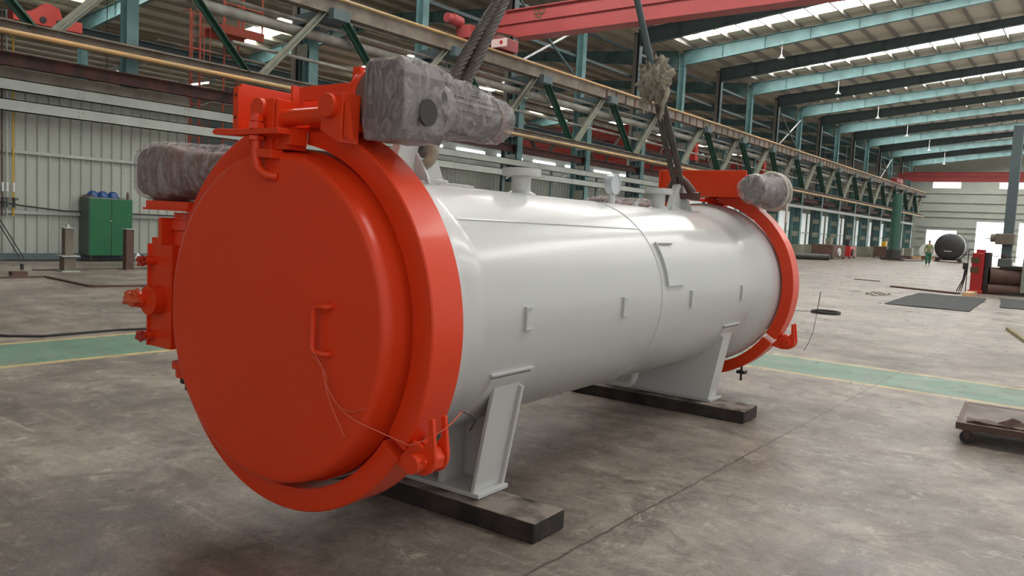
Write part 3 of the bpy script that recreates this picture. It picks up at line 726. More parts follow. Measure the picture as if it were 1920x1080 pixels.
# lifting lugs
def lug(T, hole=True):
    n = 20; hc = (.230, .224); hr = .0105
    outer = [(.165, .178), (.168, .186), (.186, .238), (.191, .243), (.243, .243), (.249, .238), (.279, .186), (.284, .178)]
    # plate with a round hole: ring of quads between the outline and the hole
    def outl(t):
        d = (math.cos(t), math.sin(t)); best = None
        for (x1, y1), (x2, y2) in zip(outer, outer[1:] + outer[:1]):
            ex, ey = x2 - x1, y2 - y1; den = d[0] * ey - d[1] * ex
            if abs(den) < 1e-9: continue
            tt = ((x1 - hc[0]) * ey - (y1 - hc[1]) * ex) / den; uu = ((x1 - hc[0]) * d[1] - (y1 - hc[1]) * d[0]) / den
            if tt > 0 and -1e-6 <= uu <= 1 + 1e-6: best = tt if best is None else min(best, tt)
        return (hc[0] + d[0] * best, hc[1] + d[1] * best)
    angs = sorted([2 * PI * k / 48 for k in range(48)] + [math.atan2(p[1] - hc[1], p[0] - hc[0]) % (2 * PI) for p in outer])
    k = len(angs); vs = []
    for x in (-.008, .008):
        for t in angs: o_ = outl(t); vs.append((x, o_[0], o_[1]))
        for t in angs: vs.append((x, hc[0] + hr * math.cos(t), hc[1] + hr * math.sin(t)))
    fs = []
    for i in range(k):
        j = (i + 1) % k
        fs += [(i, j, k + j, k + i), (2 * k + j, 2 * k + i, 3 * k + i, 3 * k + j), (i, 2 * k + i, 2 * k + j, j), (k + j, 3 * k + j, 3 * k + i, k + i)]
    l = MB(T).add(vs, fs).build('lifting_lug', 'white', ves, bevel=.004)
    q = MB(T); arc_strip(q, PI / 2 - .16, PI / 2 + .16, .135, .325, RB - .002, RB + .004, 6); q.build('lug_pad', 'weld', l)
    q = MB(T)
    for sg in (-1, 1): q.tube([(sg * .009, .166 + .0098 * k, .1845 + .0006 * math.sin(k * 2)) for k in range(13)], .0035, 8)
    q.build('lug_weld', 'weld', l, smooth=60)
    q = MB(T)
    for sg in (-1, 1): q.prism([(sg * .008, .184), (sg * .034, .180), (sg * .030, .190), (sg * .008, .222)], 1, .215, .220)
    q.build('lug_gusset', 'white', l)
lug(Tn); lug(Tf)
# drain elbow
q = MB(Tn).lathe([(0, -.17), (.0125, -.17), (.0125, -.196), (.0105, -.199), (.0105, -.206)], (0.0, .975, 0), 2, 20); q.build('drain_stub', 'white', ves, smooth=40)
pts = [(0, .975, -.19), (0, .975, -.203), (-.002, .975, -.213), (-.009, .975, -.2195), (-.02, .975, -.2215), (-.11, .975, -.2205)]
MB(Tn).tube(pts, .0088, 14).build('drain_elbow', 'white', ves, smooth=60)
MB(Tn).lathe([(0, -.17), (.011, -.17), (.011, -.187), (0, -.187)], (.02, .60, 0), 2, 16).build('drain_plug', 'white', ves, smooth=40)

# the two ends
def ring_seg(T, a0, a1, name, lip=True):
    # clamp ring cross-section
    pr = [(.2105, .0006), (.2115, 0), (.2372, 0), (.2388, .0016), (.2388, .0512), (.2375, .0525), (.2125, .0525), (.2115, .0515)]
    return MB(T).lathe(pr, ax=1, n=int(abs(a1 - a0) / (2 * PI) * 144) + 2, a0=a0, a1=a1, loop=True).build(name, 'orange', ves, smooth=35)
def crinkle(rings, ax, seed, n=110, step=.0035):
    # sheet drawn tight over corners and hanging loose, with many small folds
    out = []
    for r0, r1 in zip(rings, rings[1:]):
        k = max(1, int(abs(r1[0] - r0[0]) / step))
        for j in range(k):
            t = j / k; v = [a + (b - a) * t for a, b in zip(r0, r1)]; out.append(v)
    out.append(list(rings[-1])); res = []
    for (s_, c1, c2, h1, h2, e) in out:
        c = (c1, s_, c2) if ax == 1 else (s_, c1, c2)
        ring = superring(c, h1, h2, ax, n, e); cc = Vector(c); rr_ = []
        for p in ring:
            d = (p - cc); q_ = p * 38 + Vector((seed, seed, 0))
            f = .0022 * (1 - abs(noise.noise(q_)) * 2.2) + .0016 * noise.noise(p * 95 + Vector((seed, 0, 3))) + .0010 * (1 - 2 * abs(noise.noise(p * 150 + Vector((seed, 9, 3)))))
            rr_.append(p + d.normalized() * f)
        res.append(rr_)
    return res
def gear_wrap(T, rings, parent, seed, m_='wrap'):
    return MB(T).loft(crinkle(rings, 1, seed)).build('plastic_wrap', m_, parent, smooth=38)
def end_unit(T, near):
    d = math.radians
    # door
    dr = MB(T).lathe([(0, -.0304), (.12, -.0304), (.188, -.0304), (.1895, -.0304), (.1930, -.0299), (.1957, -.0285), (.1970, -.0266), (.1974, -.0255), (.1995, -.016), (.2000, .004), (.2035, .010), (.2035, .03), (0, .03)], ax=1, n=128).build('door', 'orange', ves, smooth=30)
    # hinge-side ring halves
    r1 = ring_seg(T, d(-31.4), d(81.3), 'clamp_ring')
    r2 = ring_seg(T, d(110), d(360 - 34.6), 'clamp_ring')
    # stepped lip behind the split
    # latch lugs at the lower right split
    lg = MB(T)
    for s_ in (.004, .0245):
        lg.prism([(.188, -.143), (.215, -.149), (.232, -.1475), (.241, -.1425), (.2455, -.134), (.2462, -.125), (.2405, -.084), (.2345, -.084), (.2355, -.108), (.228, -.117), (.214, -.112)], 1, s_, s_ + .0045)
    lg.build('hinge_lug', 'orange', ves, bevel=.003)
    MB(T).cyl((.2265, -.004, -.1325), (.2265, .034, -.1325), .0105, 24).build('hinge_pin', 'orange', ves, smooth=40, bevel=.002)
    MB(T).cyl((.2265, -.013, -.1325), (.2265, -.003, -.1325), .0105, 24).cyl((.2115, -.0075, -.1385), (.2435, -.0075, -.1265), .0014, 8).build('pin_head', 'orange', ves, smooth=40)
    MB(T).prism([(.20, -.140), (.232, -.1455), (.2425, -.139), (.2445, -.128), (.238, -.118), (.222, -.112), (.205, -.118)], 1, .0095, .0235).build('hinge_eye', 'orange', ves, bevel=.003)
    if near:
        # pull handle
        x0, x1, z0, z1, s_ = .0975, .1175, -.0265, .0260, -.030
        MB(T).tube([(x1, s_, z1 + .001), (x1, s_ - .007, z1), (x1 - .002, s_ - .0088, z1), (x0 + .004, s_ - .0095, z1), (x0 + .001, s_ - .010, z1 - .003), (x0, s_ - .010, z1 - .007),
                    (x0, s_ - .010, z0 + .007), (x0 + .001, s_ - .010, z0 + .003), (x0 + .004, s_ - .0095, z0), (x1 - .002, s_ - .0088, z0), (x1, s_ - .007, z0), (x1, s_, z0 - .001)], .0034, 12).build('door_handle', 'orange', dr, smooth=60)
    # hanging hook rod, upper left of the door
    bx = -.0105
    MB(T).tube([(bx, -.040, .240), (bx, -.040, .200), (bx + .001, -.040, .186), (bx + .005, -.040, .177), (bx + .012, -.038, .171), (bx + .021, -.034, .1685), (bx + .027, -.029, .168)], .0054, 16).build('hook_rod', 'orange', dr, smooth=60)
    MB(T).prism([(bx - .004, .1905), (bx + .032, .1885), (bx + .032, .1985), (bx - .004, .2005)], 1, -.043, -.026).build('rod_bracket', 'orange', dr, bevel=.002)
    q = MB(T)
    q.cyl((bx, -.040, .2225), (bx, -.040, .2295), .0092, 6).cyl((bx, -.040, .2095), (bx, -.040, .2145), .0092, 6).cyl((bx, -.040, .2315), (bx, -.040, .2365), .008, 6)
    q.build('hook_nut', 'orange', dr, bevel=.001)
    MB(T).box((-.054, -.049, .2155), (.040, -.031, .2220)).build('davit_arm', 'orange', ves, bevel=.002)
    MB(T).prism([(-.054, .2155), (-.086, .2175), (-.089, .2215), (-.082, .2245), (-.054, .2235)], 1, -.046, -.034).build('davit_arm_tip', 'orange', ves, bevel=.002)
    # top drive housing
    q = MB(T); q.box((-.1135, 0, .2285), (-.1025, .004, .284)).box((-.1065, .004, .2285), (-.1025, .1, .288)).box((-.1135, .096, .2285), (.118, .1, .288)).box((-.1065, .0, .222), (.118, .1, .2285))
    q.build('drive_housing', 'orange', ves, bevel=.002)
    MB(T).cyl((-.108, -.0006, .273), (-.108, .0002, .273), .0019, 10).cyl((-.108, -.0006, .245), (-.108, .0002, .245), .0019, 10).build('bolt_hole', 'dark', ves)
    MB(T).box((-.038, .030, .2285), (-.034, .096, .286)).box((-.0, .012, .2285), (.004, .096, .279)).box((.006, .012, .262), (.09, .016, .279)).build('housing_rib', 'orange', ves, bevel=.001)
    MB(T).cyl((-.127, .018, .2555), (-.108, .018, .2555), .006, 14).build('screw_end', 'orange', ves, smooth=40)
    # clevis lugs and screw
    l1 = MB(T).box((-.0255, -.030, .2125), (.0065, -.004, .2595)).box((.0075, -.028, .205), (.0125, .01, .258)).box((-.018, -.030, .185), (.004, -.008, .2125)).build('screw_lug', 'orange', ves, bevel=.0015)
    l2 = MB(T).prism([(.0925, .2605), (.1235, .2595), (.1215, .206), (.1185, .206), (.088, .2205)], 1, -.030, -.004).build('screw_lug', 'orange', ves, bevel=.0015)
    for c in ((-.0145, .2465), (.1045, .2455)): MB(T).cyl((c[0], -.0375, c[1]), (c[0], -.0005, c[1]), .0128, 28).build('lug_pin', 'orange', ves, smooth=40, bevel=.001)
    MB(T).cyl((.004, -.016, .2375), (.094, -.016, .2385), .0098, 24).build('drive_screw', 'orange', ves, smooth=40)
    MB(T).box((.004, -.026, .2), (.03, -.0, .219)).build('screw_guide', 'orange', ves, bevel=.001)
    MB(T).box((.0265, -.03, .205), (.0385, -.006, .2225)).build('stop_block', 'orange', ves, bevel=.001)
    MB(T).prism([(.124, .2125), (.1245, .250), (.1262, .250), (.133, .2095)], 1, -.028, -.022).build('torque_plate', 'orange', ves)
    # gearbox: flange disc, adapter, housing, motor
    T0 = T
    if not near: T = lambda p: T0((p[0] + .010, p[1], p[2] - .014))
    fl = MB(T).cyl((.1015, .034, .2575), (.1135, .034, .2575), .0395, 48).build('gearbox_flange', 'orange', ves, smooth=40, bevel=.002)
    MB(T).box((.092, .012, .262), (.104, .05, .296)).build('flange_plate', 'orange', fl)
    gb = MB(T).cyl((.1135, .034, .2575), (.128, .034, .2575), .0375, 40).build('adapter_ring', 'brown_cast', ves, smooth=40)
    q = MB(T).prism([(.128, .2125), (.182, .212), (.187, .222), (.186, .283), (.176, .2955), (.132, .2965), (.128, .292)] if near else [(.128, .222), (.18, .222), (.189, .235), (.188, .275), (.176, .287), (.132, .287), (.128, .28)], 1, -.003 if near else .005, .064)
    for k in range(7): q.box((.1295 + k * .0075, -.0052, .235), (.1325 + k * .0075, -.003, .290))
    g = q.build('reducer_housing', 'grey_motor', ves, bevel=.002)
    MB(T).cyl((.186, .030, .2435), (.1935, .030, .2435), .0145, 28).build('bearing_cap', 'dark', g, smooth=40)
    MB(T).cyl((.157, .064, .2545), (.157, .085, .2565), .036, 32, .030).build('motor_bell', 'grey_motor', g, smooth=40)
    mr = .0255 if near else .0305
    mt_ = MB(T); mt_.cyl((.157, .085, .2565), (.157, .178, .2565), mr, 32)
    for k in range(20):
        a = 2 * PI * k / 20; c_, s__ = math.cos(a), math.sin(a)
        mt_.beam((.157 + mr * c_, .09, .2565 + mr * s__), (.157 + mr * c_, .170, .2565 + mr * s__), .0012, .006 if near else .002, (c_, 0, s__))
    mo = mt_.build('drive_motor', 'grey_motor', g, smooth=40)
    MB(T).cyl((.157, .178, .2565), (.157, .196, .2565), .028 if near else .0315, 32, .022 if near else .028).build('fan_cowl', 'brown_cast' if near else 'grey_motor', mo, smooth=40)
    MB(T).box((.14, .09, .274), (.174, .125, .290)).build('terminal_box', 'grey_motor', mo, bevel=.002)
    R1 = [(-.007, .159, .2545, .027, .040, 6), (-.0055, .159, .2545, .0295, .0425, 6), (.02, .160, .2555, .0305, .0435, 6), (.05, .160, .2555, .031, .0430, 5), (.066, .160, .2565, .031, .040, 3.4),
          (.085, .159, .2565, .031, .0375, 2.8), (.11, .159, .2590, .031, .0345, 2.5), (.14, .158, .2585, .032, .0315, 2.3), (.165, .158, .2575, .032, .0285, 2.2), (.185, .158, .2565, .032, .0275, 2.1), (.198, .158, .256, .031, .027, 2), (.206, .157, .256, .025, .022, 2)]
    if near:
        gear_wrap(T, R1, g, 3.1)
        q = MB(T)
        for sg in (0, 1): q.tube([(.158 + sg * .004, .165 + sg * .006, .276), (.158 + sg * .005, .170 + sg * .006, .290), (.160, .176 + sg * .003, .3005 - sg * .002)], [.006, .004, .0012], 8)
        q.build('wrap_knot', 'wrap', g, smooth=60)
    else:
        R1 = [(.0, .160, .2545, .026, .030, 2.4), (.003, .160, .2545, .034, .040, 2.6), (.05, .160, .2540, .038, .042, 2.4), (.10, .159, .2530, .036, .037, 2.2), (.15, .158, .252, .035, .034, 2.1), (.19, .157, .251, .034, .033, 2), (.204, .157, .251, .031, .030, 2), (.208, .157, .251, .024, .023, 2)]
        gear_wrap(T, R1, g, 9.7)
        for s_ in (.035, .062):
            MB(T).tube([(.160 + .040 * math.cos(t), s_ + .012 * math.sin(t), .2540 + .044 * math.sin(t)) for t in [2 * PI * k / 28 for k in range(28)]], .0042, 6, closed=True).build('packing_strap', 'strap', g)
        MB(T).beam((.196, .045, .225), (.190, .025, .182), .012, .003, (1, 0, 0)).build('strap_tail', 'strap', g)
    T = T0
    # side (vertical) drive on the left
    q = MB(T).box((-.3015, 0, -.0745), (-.246, .06, .073)).box((-.304, -.003, -.0745), (-.300, .063, .073)); q.build('swing_drive_housing', 'orange', ves, bevel=.002)
    MB(T).box((-.246, .01, -.07), (-.236, .05, .07)).build('housing_web', 'orange', ves)
    MB(T).box((-.2745, -.004, .073), (-.2665, .03, .111)).box((-.306, .005, .073), (-.286, .055, .082)).build('bearing_bracket', 'orange', ves, bevel=.001)
    MB(T).cyl((-.252, .03, .073), (-.252, .03, .094), .020, 28).cyl((-.252, .03, .0945), (-.252, .03, .108), .0245, 28).cyl((-.252, .03, .108), (-.252, .03, .119), .021, 28).build('coupling', 'orange', ves, smooth=40, bevel=.001)
    MB(T).box((-.312, -.006, .1215), (-.205, .07, .1245)).box((-.309, -.003, .1245), (-.205, .07, .1345)).build('motor_mount', 'orange', ves, bevel=.001)
    MB(T).cyl((-.246, .03, -.094), (-.246, .03, -.0745), .0155, 24).cyl((-.246, .03, -.103), (-.246, .03, -.094), .0235, 24).cyl((-.246, .03, -.116), (-.246, .03, -.103), .0185, 24).build('lower_bearing', 'orange', ves, smooth=40, bevel=.001)
    MB(T).cyl((-.240, .03, -.1345), (-.240, .03, -.124), .009, 20).cyl((-.240, .03, -.124), (-.240, .03, -.116), .0155, 20).build('spindle_end', 'dark', ves, smooth=40)
    rr = random.Random(5)
    def scrunch(T_, c, r, name, mt, par):
        bm = bmesh.new(); bmesh.ops.create_icosphere(bm, subdivisions=3, radius=1)
        vs = [Vector(v.co) for v in bm.verts]; fs = [tuple(v.index for v in f.verts) for f in bm.faces]; bm.free()
        sd = rr.random() * 50
        vs = [Vector(c) + v * r * (1 + .55 * noise.noise(v * 2.1 + Vector((sd, 0, 0))) + .2 * noise.noise(v * 6 + Vector((sd, 3, 0)))) for v in vs]
        return MB(T_).add(vs, fs).build(name, mt, par, smooth=30)
    for (y, z, r, n_) in ((-.002, .049, .0062, 1), (.05, .049, .0062, 0), (-.002, -.058, .0062, 1), (.05, -.058, .0062, 0)):
        b_ = MB(T).cyl((-.290, y - .014, z), (-.290, y + .002, z), r, 14).build('adjusting_bolt', 'orange', ves, smooth=40) if n_ else MB(T).cyl((-.312, y, z), (-.300, y, z), r, 14).build('adjusting_bolt', 'orange', ves, smooth=40)
        c = (-.290, y - .016, z) if n_ else (-.315, y, z)
        scrunch(T, c, .0075 if n_ else .009, 'wrapped_bolt_head', 'brown_orange', b_)
    MB(T).cyl((-.276, -.018, -.006), (-.276, 0, -.006), .0205, 32).build('port_boss', 'orange', ves, smooth=40, bevel=.001)
    pb = MB(T).cyl((-.288, -.026, -.005), (-.288, -.012, -.005), .011, 8).build('port_plug', 'orange', ves)
    scrunch(T, (-.293, -.027, -.004), .0125, 'wrapped_plug', 'wrapo', pb)
    # motor of the side drive
    q = MB(T).prism([(-.374, .148), (-.36, .140), (-.3, .136), (-.29, .148), (-.29, .208), (-.31, .216), (-.365, .204), (-.374, .196)], 1, .028, .06)
    q = MB(T)
    rings = []
    for (x, cs, cz, hs, hz, e) in ((-.358, .038, .176, .027, .028, 6), (-.340, .038, .176, .032, .034, 7), (-.30, .038, .177, .037, .0385, 7), (-.27, .038, .177, .038, .037, 6), (-.25, .04, .177, .03, .03, 2.5), (-.16, .04, .178, .027, .027, 2.2), (-.13, .04, .178, .02, .02, 2)):
        rings.append(superring((x, cs, cz), hs, hz, 0, 48, e))
    sm = MB(T).loft(rings).build('swing_motor', 'brown_cast', ves, smooth=60)
    rings = []
    for (x, cs, cz, hs, hz, e) in ((-.366, .038, .176, .018, .022, 4), (-.363, .038, .176, .028, .031, 5), (-.345, .038, .176, .036, .036, 5), (-.31, .038, .177, .040, .0415, 5), (-.27, .038, .177, .041, .040, 4), (-.24, .038, .178, .036, .036, 3), (-.18, .038, .179, .034, .034, 2.5), (-.13, .038, .178, .024, .024, 2)):
        rings.append((x, cs, cz, hs, hz, e))
    MB(T).loft(crinkle(rings, 0, 5.5)).build('plastic_wrap', 'wrap', sm, smooth=38)
    MB(T).lathe([(.0, .122), (.012, .124), (.03, .142), (.0, .146)], (-.30, .03, 0), 2, 20).build('output_cone', 'brown_cast', sm, smooth=40)
M['brown_orange'] = mat('painted_over_plastic', (170, 50, 34), .25, bump=.6, bscale=60)
M['wrapo'] = mat('glossy_orange_plastic', (212, 92, 56), .12, bump=.7, bscale=40)
end_unit(Tn, True); end_unit(Tf, False)
# jacking stud below the rear ring
MB(Tn).cyl((.116, VL - .02, -.245), (.116, VL - .02, -.2), .0028, 10).box((.106, VL - .03, -.226), (.128, VL - .01, -.219)).build('drain_valve', 'dark', ves)

# ---------------------------------------------------------------- timbers under the saddles
def timber(s0, s1, b0, b1, lab, seed):
    rr = random.Random(seed); T = Tn
    n = 26; rings = []
    for k in range(n + 1):
        x = b0 + (b1 - b0) * k / n; j = lambda a: (rr.random() - .5) * a
        e = .0012 if 0 < k < n else .0022
        rings.append([Vector((x, s0 + j(e), -.2835)), Vector((x, s1 + j(e), -.2835)), Vector((x, s1 + j(e), -.2562 + j(.0008))), Vector((x, s0 + j(e) + .001, -.2562 + j(.0008)))])
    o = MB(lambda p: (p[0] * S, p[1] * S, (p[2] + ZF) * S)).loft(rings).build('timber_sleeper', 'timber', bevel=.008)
    o.location = (Ow.x, Ow.y, 0); o.rotation_euler = (0, 0, VY)
    return tag(o, lab, 'timber', None)
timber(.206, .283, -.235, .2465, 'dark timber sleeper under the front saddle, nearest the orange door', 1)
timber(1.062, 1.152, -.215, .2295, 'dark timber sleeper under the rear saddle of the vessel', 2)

def vt(b, s, z):   # vessel coordinates to world
    c_, s_ = math.cos(VY), math.sin(VY); x, y = b * S, s * S
    return Vector((Ow.x + x * c_ - y * s_, Ow.y + x * s_ + y * c_, (z + ZF) * S))

# ---------------------------------------------------------------- wire ties
def wire(pts, r, name, lab, m_='orange'):
    P = [vt(*p) for p in pts]; out = []
    for i in range(len(P) - 1):
        p0, p1, p2, p3 = P[max(i - 1, 0)], P[i], P[i + 1], P[min(i + 2, len(P) - 1)]
        for k in range(6):
            t = k / 6
            out.append(.5 * ((2 * p1) + (p2 - p0) * t + (2 * p0 - 5 * p1 + 4 * p2 - p3) * t * t + (3 * p1 - p0 - 3 * p2 + p3) * t ** 3))
    out.append(P[-1])
    return tag(MB().tube(out, r, 6).build(name, m_, smooth=60), lab, 'wire')
M['wire'] = mat('reddish_wire', (224, 104, 80), .4)
wire([(.104, -.043, -.026), (.101, -.042, -.030), (.108, -.040, -.036), (.119, -.038, -.049), (.122, -.038, -.062), (.138, -.036, -.080), (.163, -.036, -.0915), (.187, -.02, -.1035), (.207, -.006, -.113), (.2205, -.004, -.1135), (.2425, .02, -.098), (.2405, .0545, -.083)], .0022, 'tie_wire', 'thin red wire running from the door handle across to the clamp ring', 'wire')
wire([(.104, -.043, -.026), (.114, -.040, -.040), (.122, -.04, -.060), (.140, -.038, -.079), (.160, -.036, -.083), (.186, -.025, -.073)], .0018, 'tie_wire', 'thin red wire curling from the door handle towards the door rim', 'wire')
wire([(.115, -.038, -.046), (.121, -.038, -.066), (.134, -.037, -.090), (.150, -.036, -.113)], .002, 'tie_wire', 'thin red wire end hanging straight down the door face', 'wire')
wire([(.238, .054, -.083), (.250, .066, -.092), (.236, .075, -.110)], .003, 'tie_wire', 'short dark bent wire poking out behind the front clamp ring', 'dark')
wire([(.238, VL - .02, -.05), (.262, VL - .0, -.05), (.285, VL, -.045), (.290, VL, -.0), (.28, VL, -.10), (.262, VL, -.15)], .0022, 'tie_wire', 'thin dark wire beside the rear clamp ring', 'dark')

# ---------------------------------------------------------------- slings
def rope(path, R_, r_, nst, pitch, name, lab, mt='rope'):
    t = thing(name, lab, 'rope', path[0])
    base = Vector(path[0]); P = [Vector(p) - base for p in path]
    segs = []; 
    for a, b in zip(P, P[1:]):
        n = max(2, int((b - a).length / .03)); segs += [a.lerp(b, k / n) for k in range(n)]
    segs.append(P[-1]); q = MB()
    for st in range(nst):
        pts = []; dist_ = 0; prev = segs[0]
        for i, p in enumerate(segs):
            d_ = (segs[min(i + 1, len(segs) - 1)] - segs[max(i - 1, 0)]).normalized(); u = Vector((1, 0, 0)) if abs(d_.x) < .9 else Vector((0, 1, 0))
            x = d_.cross(u).normalized(); y = d_.cross(x); dist_ += (p - prev).length; prev = p
            a = 2 * PI * (st / nst + dist_ / pitch); pts.append(p + x * math.cos(a) * R_ + y * math.sin(a) * R_)
        q.tube(pts, r_, 6)
    q.tube(segs, R_ * .75, 8); q.build('strands', mt, t, smooth=60)
    return t
A = vt(0, .674, .876)
L1 = vt(0, .234, .222); L2 = vt(0, VL - .234, .244)
def lerp(a, b, t): return a + (b - a) * t
for sg in (0, 1):
    off = Vector((.0, .03 - .06 * sg, 0))
    pts = [lerp(L1, A, t) + off * (1 if t < .8 else (1 - t) * 5) + Vector((.018 * math.sin(7 * t + sg * PI), .018 * math.cos(7 * t + sg * PI), 0)) for t in [k / 40 for k in range(41)]]
    rope(pts, .022, .0115, 8, .30, 'wire_rope_sling', 'thick twisted wire rope rising from the front lifting lug, %s of its two legs' % ('rear' if sg == 0 else 'front'))
# rope eye through the front lug
q = MB().tube([vt(.026 * math.sin(t), .232 + .004 * math.cos(t), .222 + .020 * math.cos(t)) for t in [2 * PI * k / 24 for k in range(24)]], .026, 12, closed=True)
tag(q.build('rope_eye', 'rag', smooth=60), 'pale worn rope loop threaded through the front lifting lug hole', 'rope')
for sg in (0, 1):
    off = Vector((.02 - .04 * sg, .0, 0))
    pts = [lerp(L2, A, t) + off * min(1, 6 * (1 - t)) + Vector((.012 * math.sin(9 * t + sg * PI), .012 * math.cos(9 * t + sg * PI), 0)) for t in [k / 30 for k in range(11)]]
    rope(pts, .017, .009, 8, .22, 'wire_rope_sling', 'wire rope hanging over the rear lifting lug, %s of its two legs' % ('left' if sg == 0 else 'right'))
tag(MB().tube([lerp(L2, A, t) for t in [.36, .6, .8, 1.0]], .024, 10).build('sling_strap', 'dteal', smooth=60), 'dark round sling rising out of the rag bundle to the crane', 'strap')
# rag bundle tied on the rear sling
rb = thing('rag_bundle', 'bundle of dirty whitish rags tied around the rear sling', 'rag', lerp(L2, A, .345))
rr = random.Random(11); q = MB()
bm = bmesh.new(); bmesh.ops.create_icosphere(bm, subdivisions=5, radius=1)
vs = [Vector(v.co) for v in bm.verts]; fs = [tuple(v.index for v in f.verts) for f in bm.faces]; bm.free()
vs = [Vector((v.x * .11, v.y * .11, v.z * .16)) * (1 + .45 * noise.noise(v * 2.3) + .3 * noise.noise(v * 7) + .12 * noise.noise(v * 15)) for v in vs]
q.add(vs, fs); q.build('cloth', 'rag', rb, smooth=30)
for k in range(16):
    a = rr.random() * 2 * PI; x, y = .08 * math.cos(a), .08 * math.sin(a); l = .12 + .14 * rr.random(); q = MB(); z0 = .04 - .1 * rr.random()
    pts = [(x * (1 + .25 * math.sin(j * .9 + a)), y * (1 + .2 * math.cos(j)), z0 - l * j / 6) for j in range(7)]
    q.tube([(p[0] + .01 * math.sin(5 * p[2] * 9), p[1], p[2]) for p in pts], [.016, .02, .018, .016, .013, .01, .003], 6); q.build('cloth_strip', 'rag', rb, smooth=50)
# shackle over the rear lug
sk = thing('bow_shackle', 'brown steel hook plates gripping the rear lifting lug', 'shackle', vt(0, VL - .23, .224), VY)
MB().tube([(-.085, -.02, -.08), (-.08, -.02, .0), (-.05, -.01, .075), (-.015, 0, .115), (.015, 0, .115), (.06, .01, .075), (.105, .02, .01), (.125, .02, -.05)], [.03, .028, .027, .026, .026, .03, .038, .034], 12).build('bow', 'shackle', sk, smooth=60)
MB().cyl((-.1, 0, -.03), (.15, 0, -.03), .024, 16).cyl((.14, 0, -.03), (.18, 0, -.03), .036, 8).build('pin', 'shackle', sk, smooth=40)
# crane hook above the picture
hk = thing('crane_hook', 'steel crane hook carrying both slings above the vessel', 'hook', A)
MB().tube([(0, .0, .45), (0, 0, .25), (.0, .12, .12), (0, .14, 0), (0, .06, -.1), (0, -.06, -.1), (0, -.13, 0)], [.05, .05, .055, .06, .055, .04, .015], 14).build('hook_body', 'dark', hk, smooth=60)
MB().box((-.12, -.2, .45), (.12, .2, .95)).build('hook_block', 'yellow', hk, bevel=.03)
MB().cyl((-.05, 0, .95), (-.05, 0, 8.75 - A.z), .015, 8).cyl((.05, 0, .95), (.05, 0, 8.75 - A.z), .015, 8).build('hoist_rope', 'dark', hk)

# ================================================================ LEFT SIDE THINGS
cb = thing('steel_cabinet', 'green two-door steel cabinet standing against the corrugated wall', 'cabinet', (-19.2, 9.12, 0))
MB().box((-.5, -.52, .14), (-.02, .52, 1.52)).build('carcass', 'cabside', cb, bevel=.01)
for sg, nm in ((-1, 0), (1, 0)):
    dd = MB().box((-.02, min(sg * .008, sg * .51), .15), (.0, max(sg * .008, sg * .51), 1.5)).build('door', 'greenp', cb, bevel=.005)
    if sg < 0: MB().cyl((.0, -.015, .98), (.02, -.015, .98), .014, 10).build('lock', 'lampm', dd)
for x in (-.45, -.05):
    for y in (-.46, .46): MB().box((x - .02, y - .02, 0), (x + .02, y + .02, .14)).build('leg', 'dark', cb)
tag(MB().prism([(-.72 + 9.3, 1.525), (-.55 + 9.3, 1.60), (-.46 + 9.3, 1.545), (-.42 + 9.3, 1.53)], 0, -19.66, -19.3).build('folded_cardboard', 'brown'), 'crumpled brown sheet draped on the left corner of the green cabinet', 'sheet')
def helmet(x, y, rz, lab):
    t = thing('safety_helmet', lab, 'helmet', (x, y, 1.52), rz, 'blue helmets on the green cabinet')
    MB().lathe([(.0, .165), (.05, .160), (.095, .13), (.122, .08), (.13, .03), (.135, .02), (.13, .01), (.12, .01), (0, .03)], n=24).build('dome', 'blue', t, smooth=60)
    MB().prism([(-.1, .06), (-.08, .2), (.08, .2), (.1, .06)], 2, .01, .02).build('peak', 'blue', t)
helmet(-19.42, 8.78, 2, 'leftmost blue safety helmet on the green cabinet'); helmet(-19.36, 8.98, 1.6, 'middle blue safety helmet on the green cabinet'); helmet(-19.4, 9.24, 1.2, 'rightmost blue safety helmet on the green cabinet')
tag(MB().lathe([(0, 0), (.07, 0), (.08, .03), (.05, .05), (0, .05)], (-19.4, 9.44, 1.52), 2, 16).build('glove_pile', 'ltblue'), 'flat pale green bundle on the cabinet between helmet and bottle', 'glove')
tag(MB().lathe([(0, 0), (.032, 0), (.032, .12), (.014, .15), (.014, .18), (0, .18)], (-19.35, 9.58, 1.52), 2, 16).build('bottle', 'brown', smooth=40), 'small dark bottle at the right end of the cabinet top', 'bottle')
tag(MB().lathe([(0, 0), (.07, 0), (.075, .1), (.03, .17), (.02, .2), (0, .2)], (-19.35, 9.85, 0), 2, 16).build('plastic_jug', 'panel', smooth=40), 'white plastic jug on the floor right of the green cabinet', 'jug')
# stub posts on the floor
t = thing('bollard_post', 'short square steel post on a wider flanged base in front of the green cabinet', 'post', (-16.56, 7.01, 0))
MB().box((-.11, -.11, 0), (.11, .11, .3)).build('base_block', 'dusty', t, bevel=.01)
for z in (0, .3): MB().box((-.17, -.17, z), (.17, .17, z + .025)).build('flange_plate', 'beam_grey', t)
MB().box((-.08, -.08, .33), (.08, .08, .86)).build('shaft', 'dusty', t)
MB().box((-.1, -.1, .86), (.1, .1, .88)).box((-.03, -.03, .88), (.03, .03, .94)).build('cap', 'beam_grey', t)
t = thing('bollard_post', 'plain dark square steel post standing right of the flanged one', 'post', (-16.87, 8.38, 0))
MB().box((-.08, -.08, 0), (.08, .08, .86)).build('shaft', 'brown', t)
MB().box((-.1, -.1, .86), (.1, .1, .875)).build('cap', 'beam_grey', t)
def bar(pts, w_, h_, lab, mt='brown', name='floor_rail', cat='rail'):
    q = MB()
    for a, b in zip(pts, pts[1:]): q.beam((a[0], a[1], h_ / 2 + .001), (b[0], b[1], h_ / 2 + .001), w_, h_)
    return tag(q.build(name, mt), lab, cat)
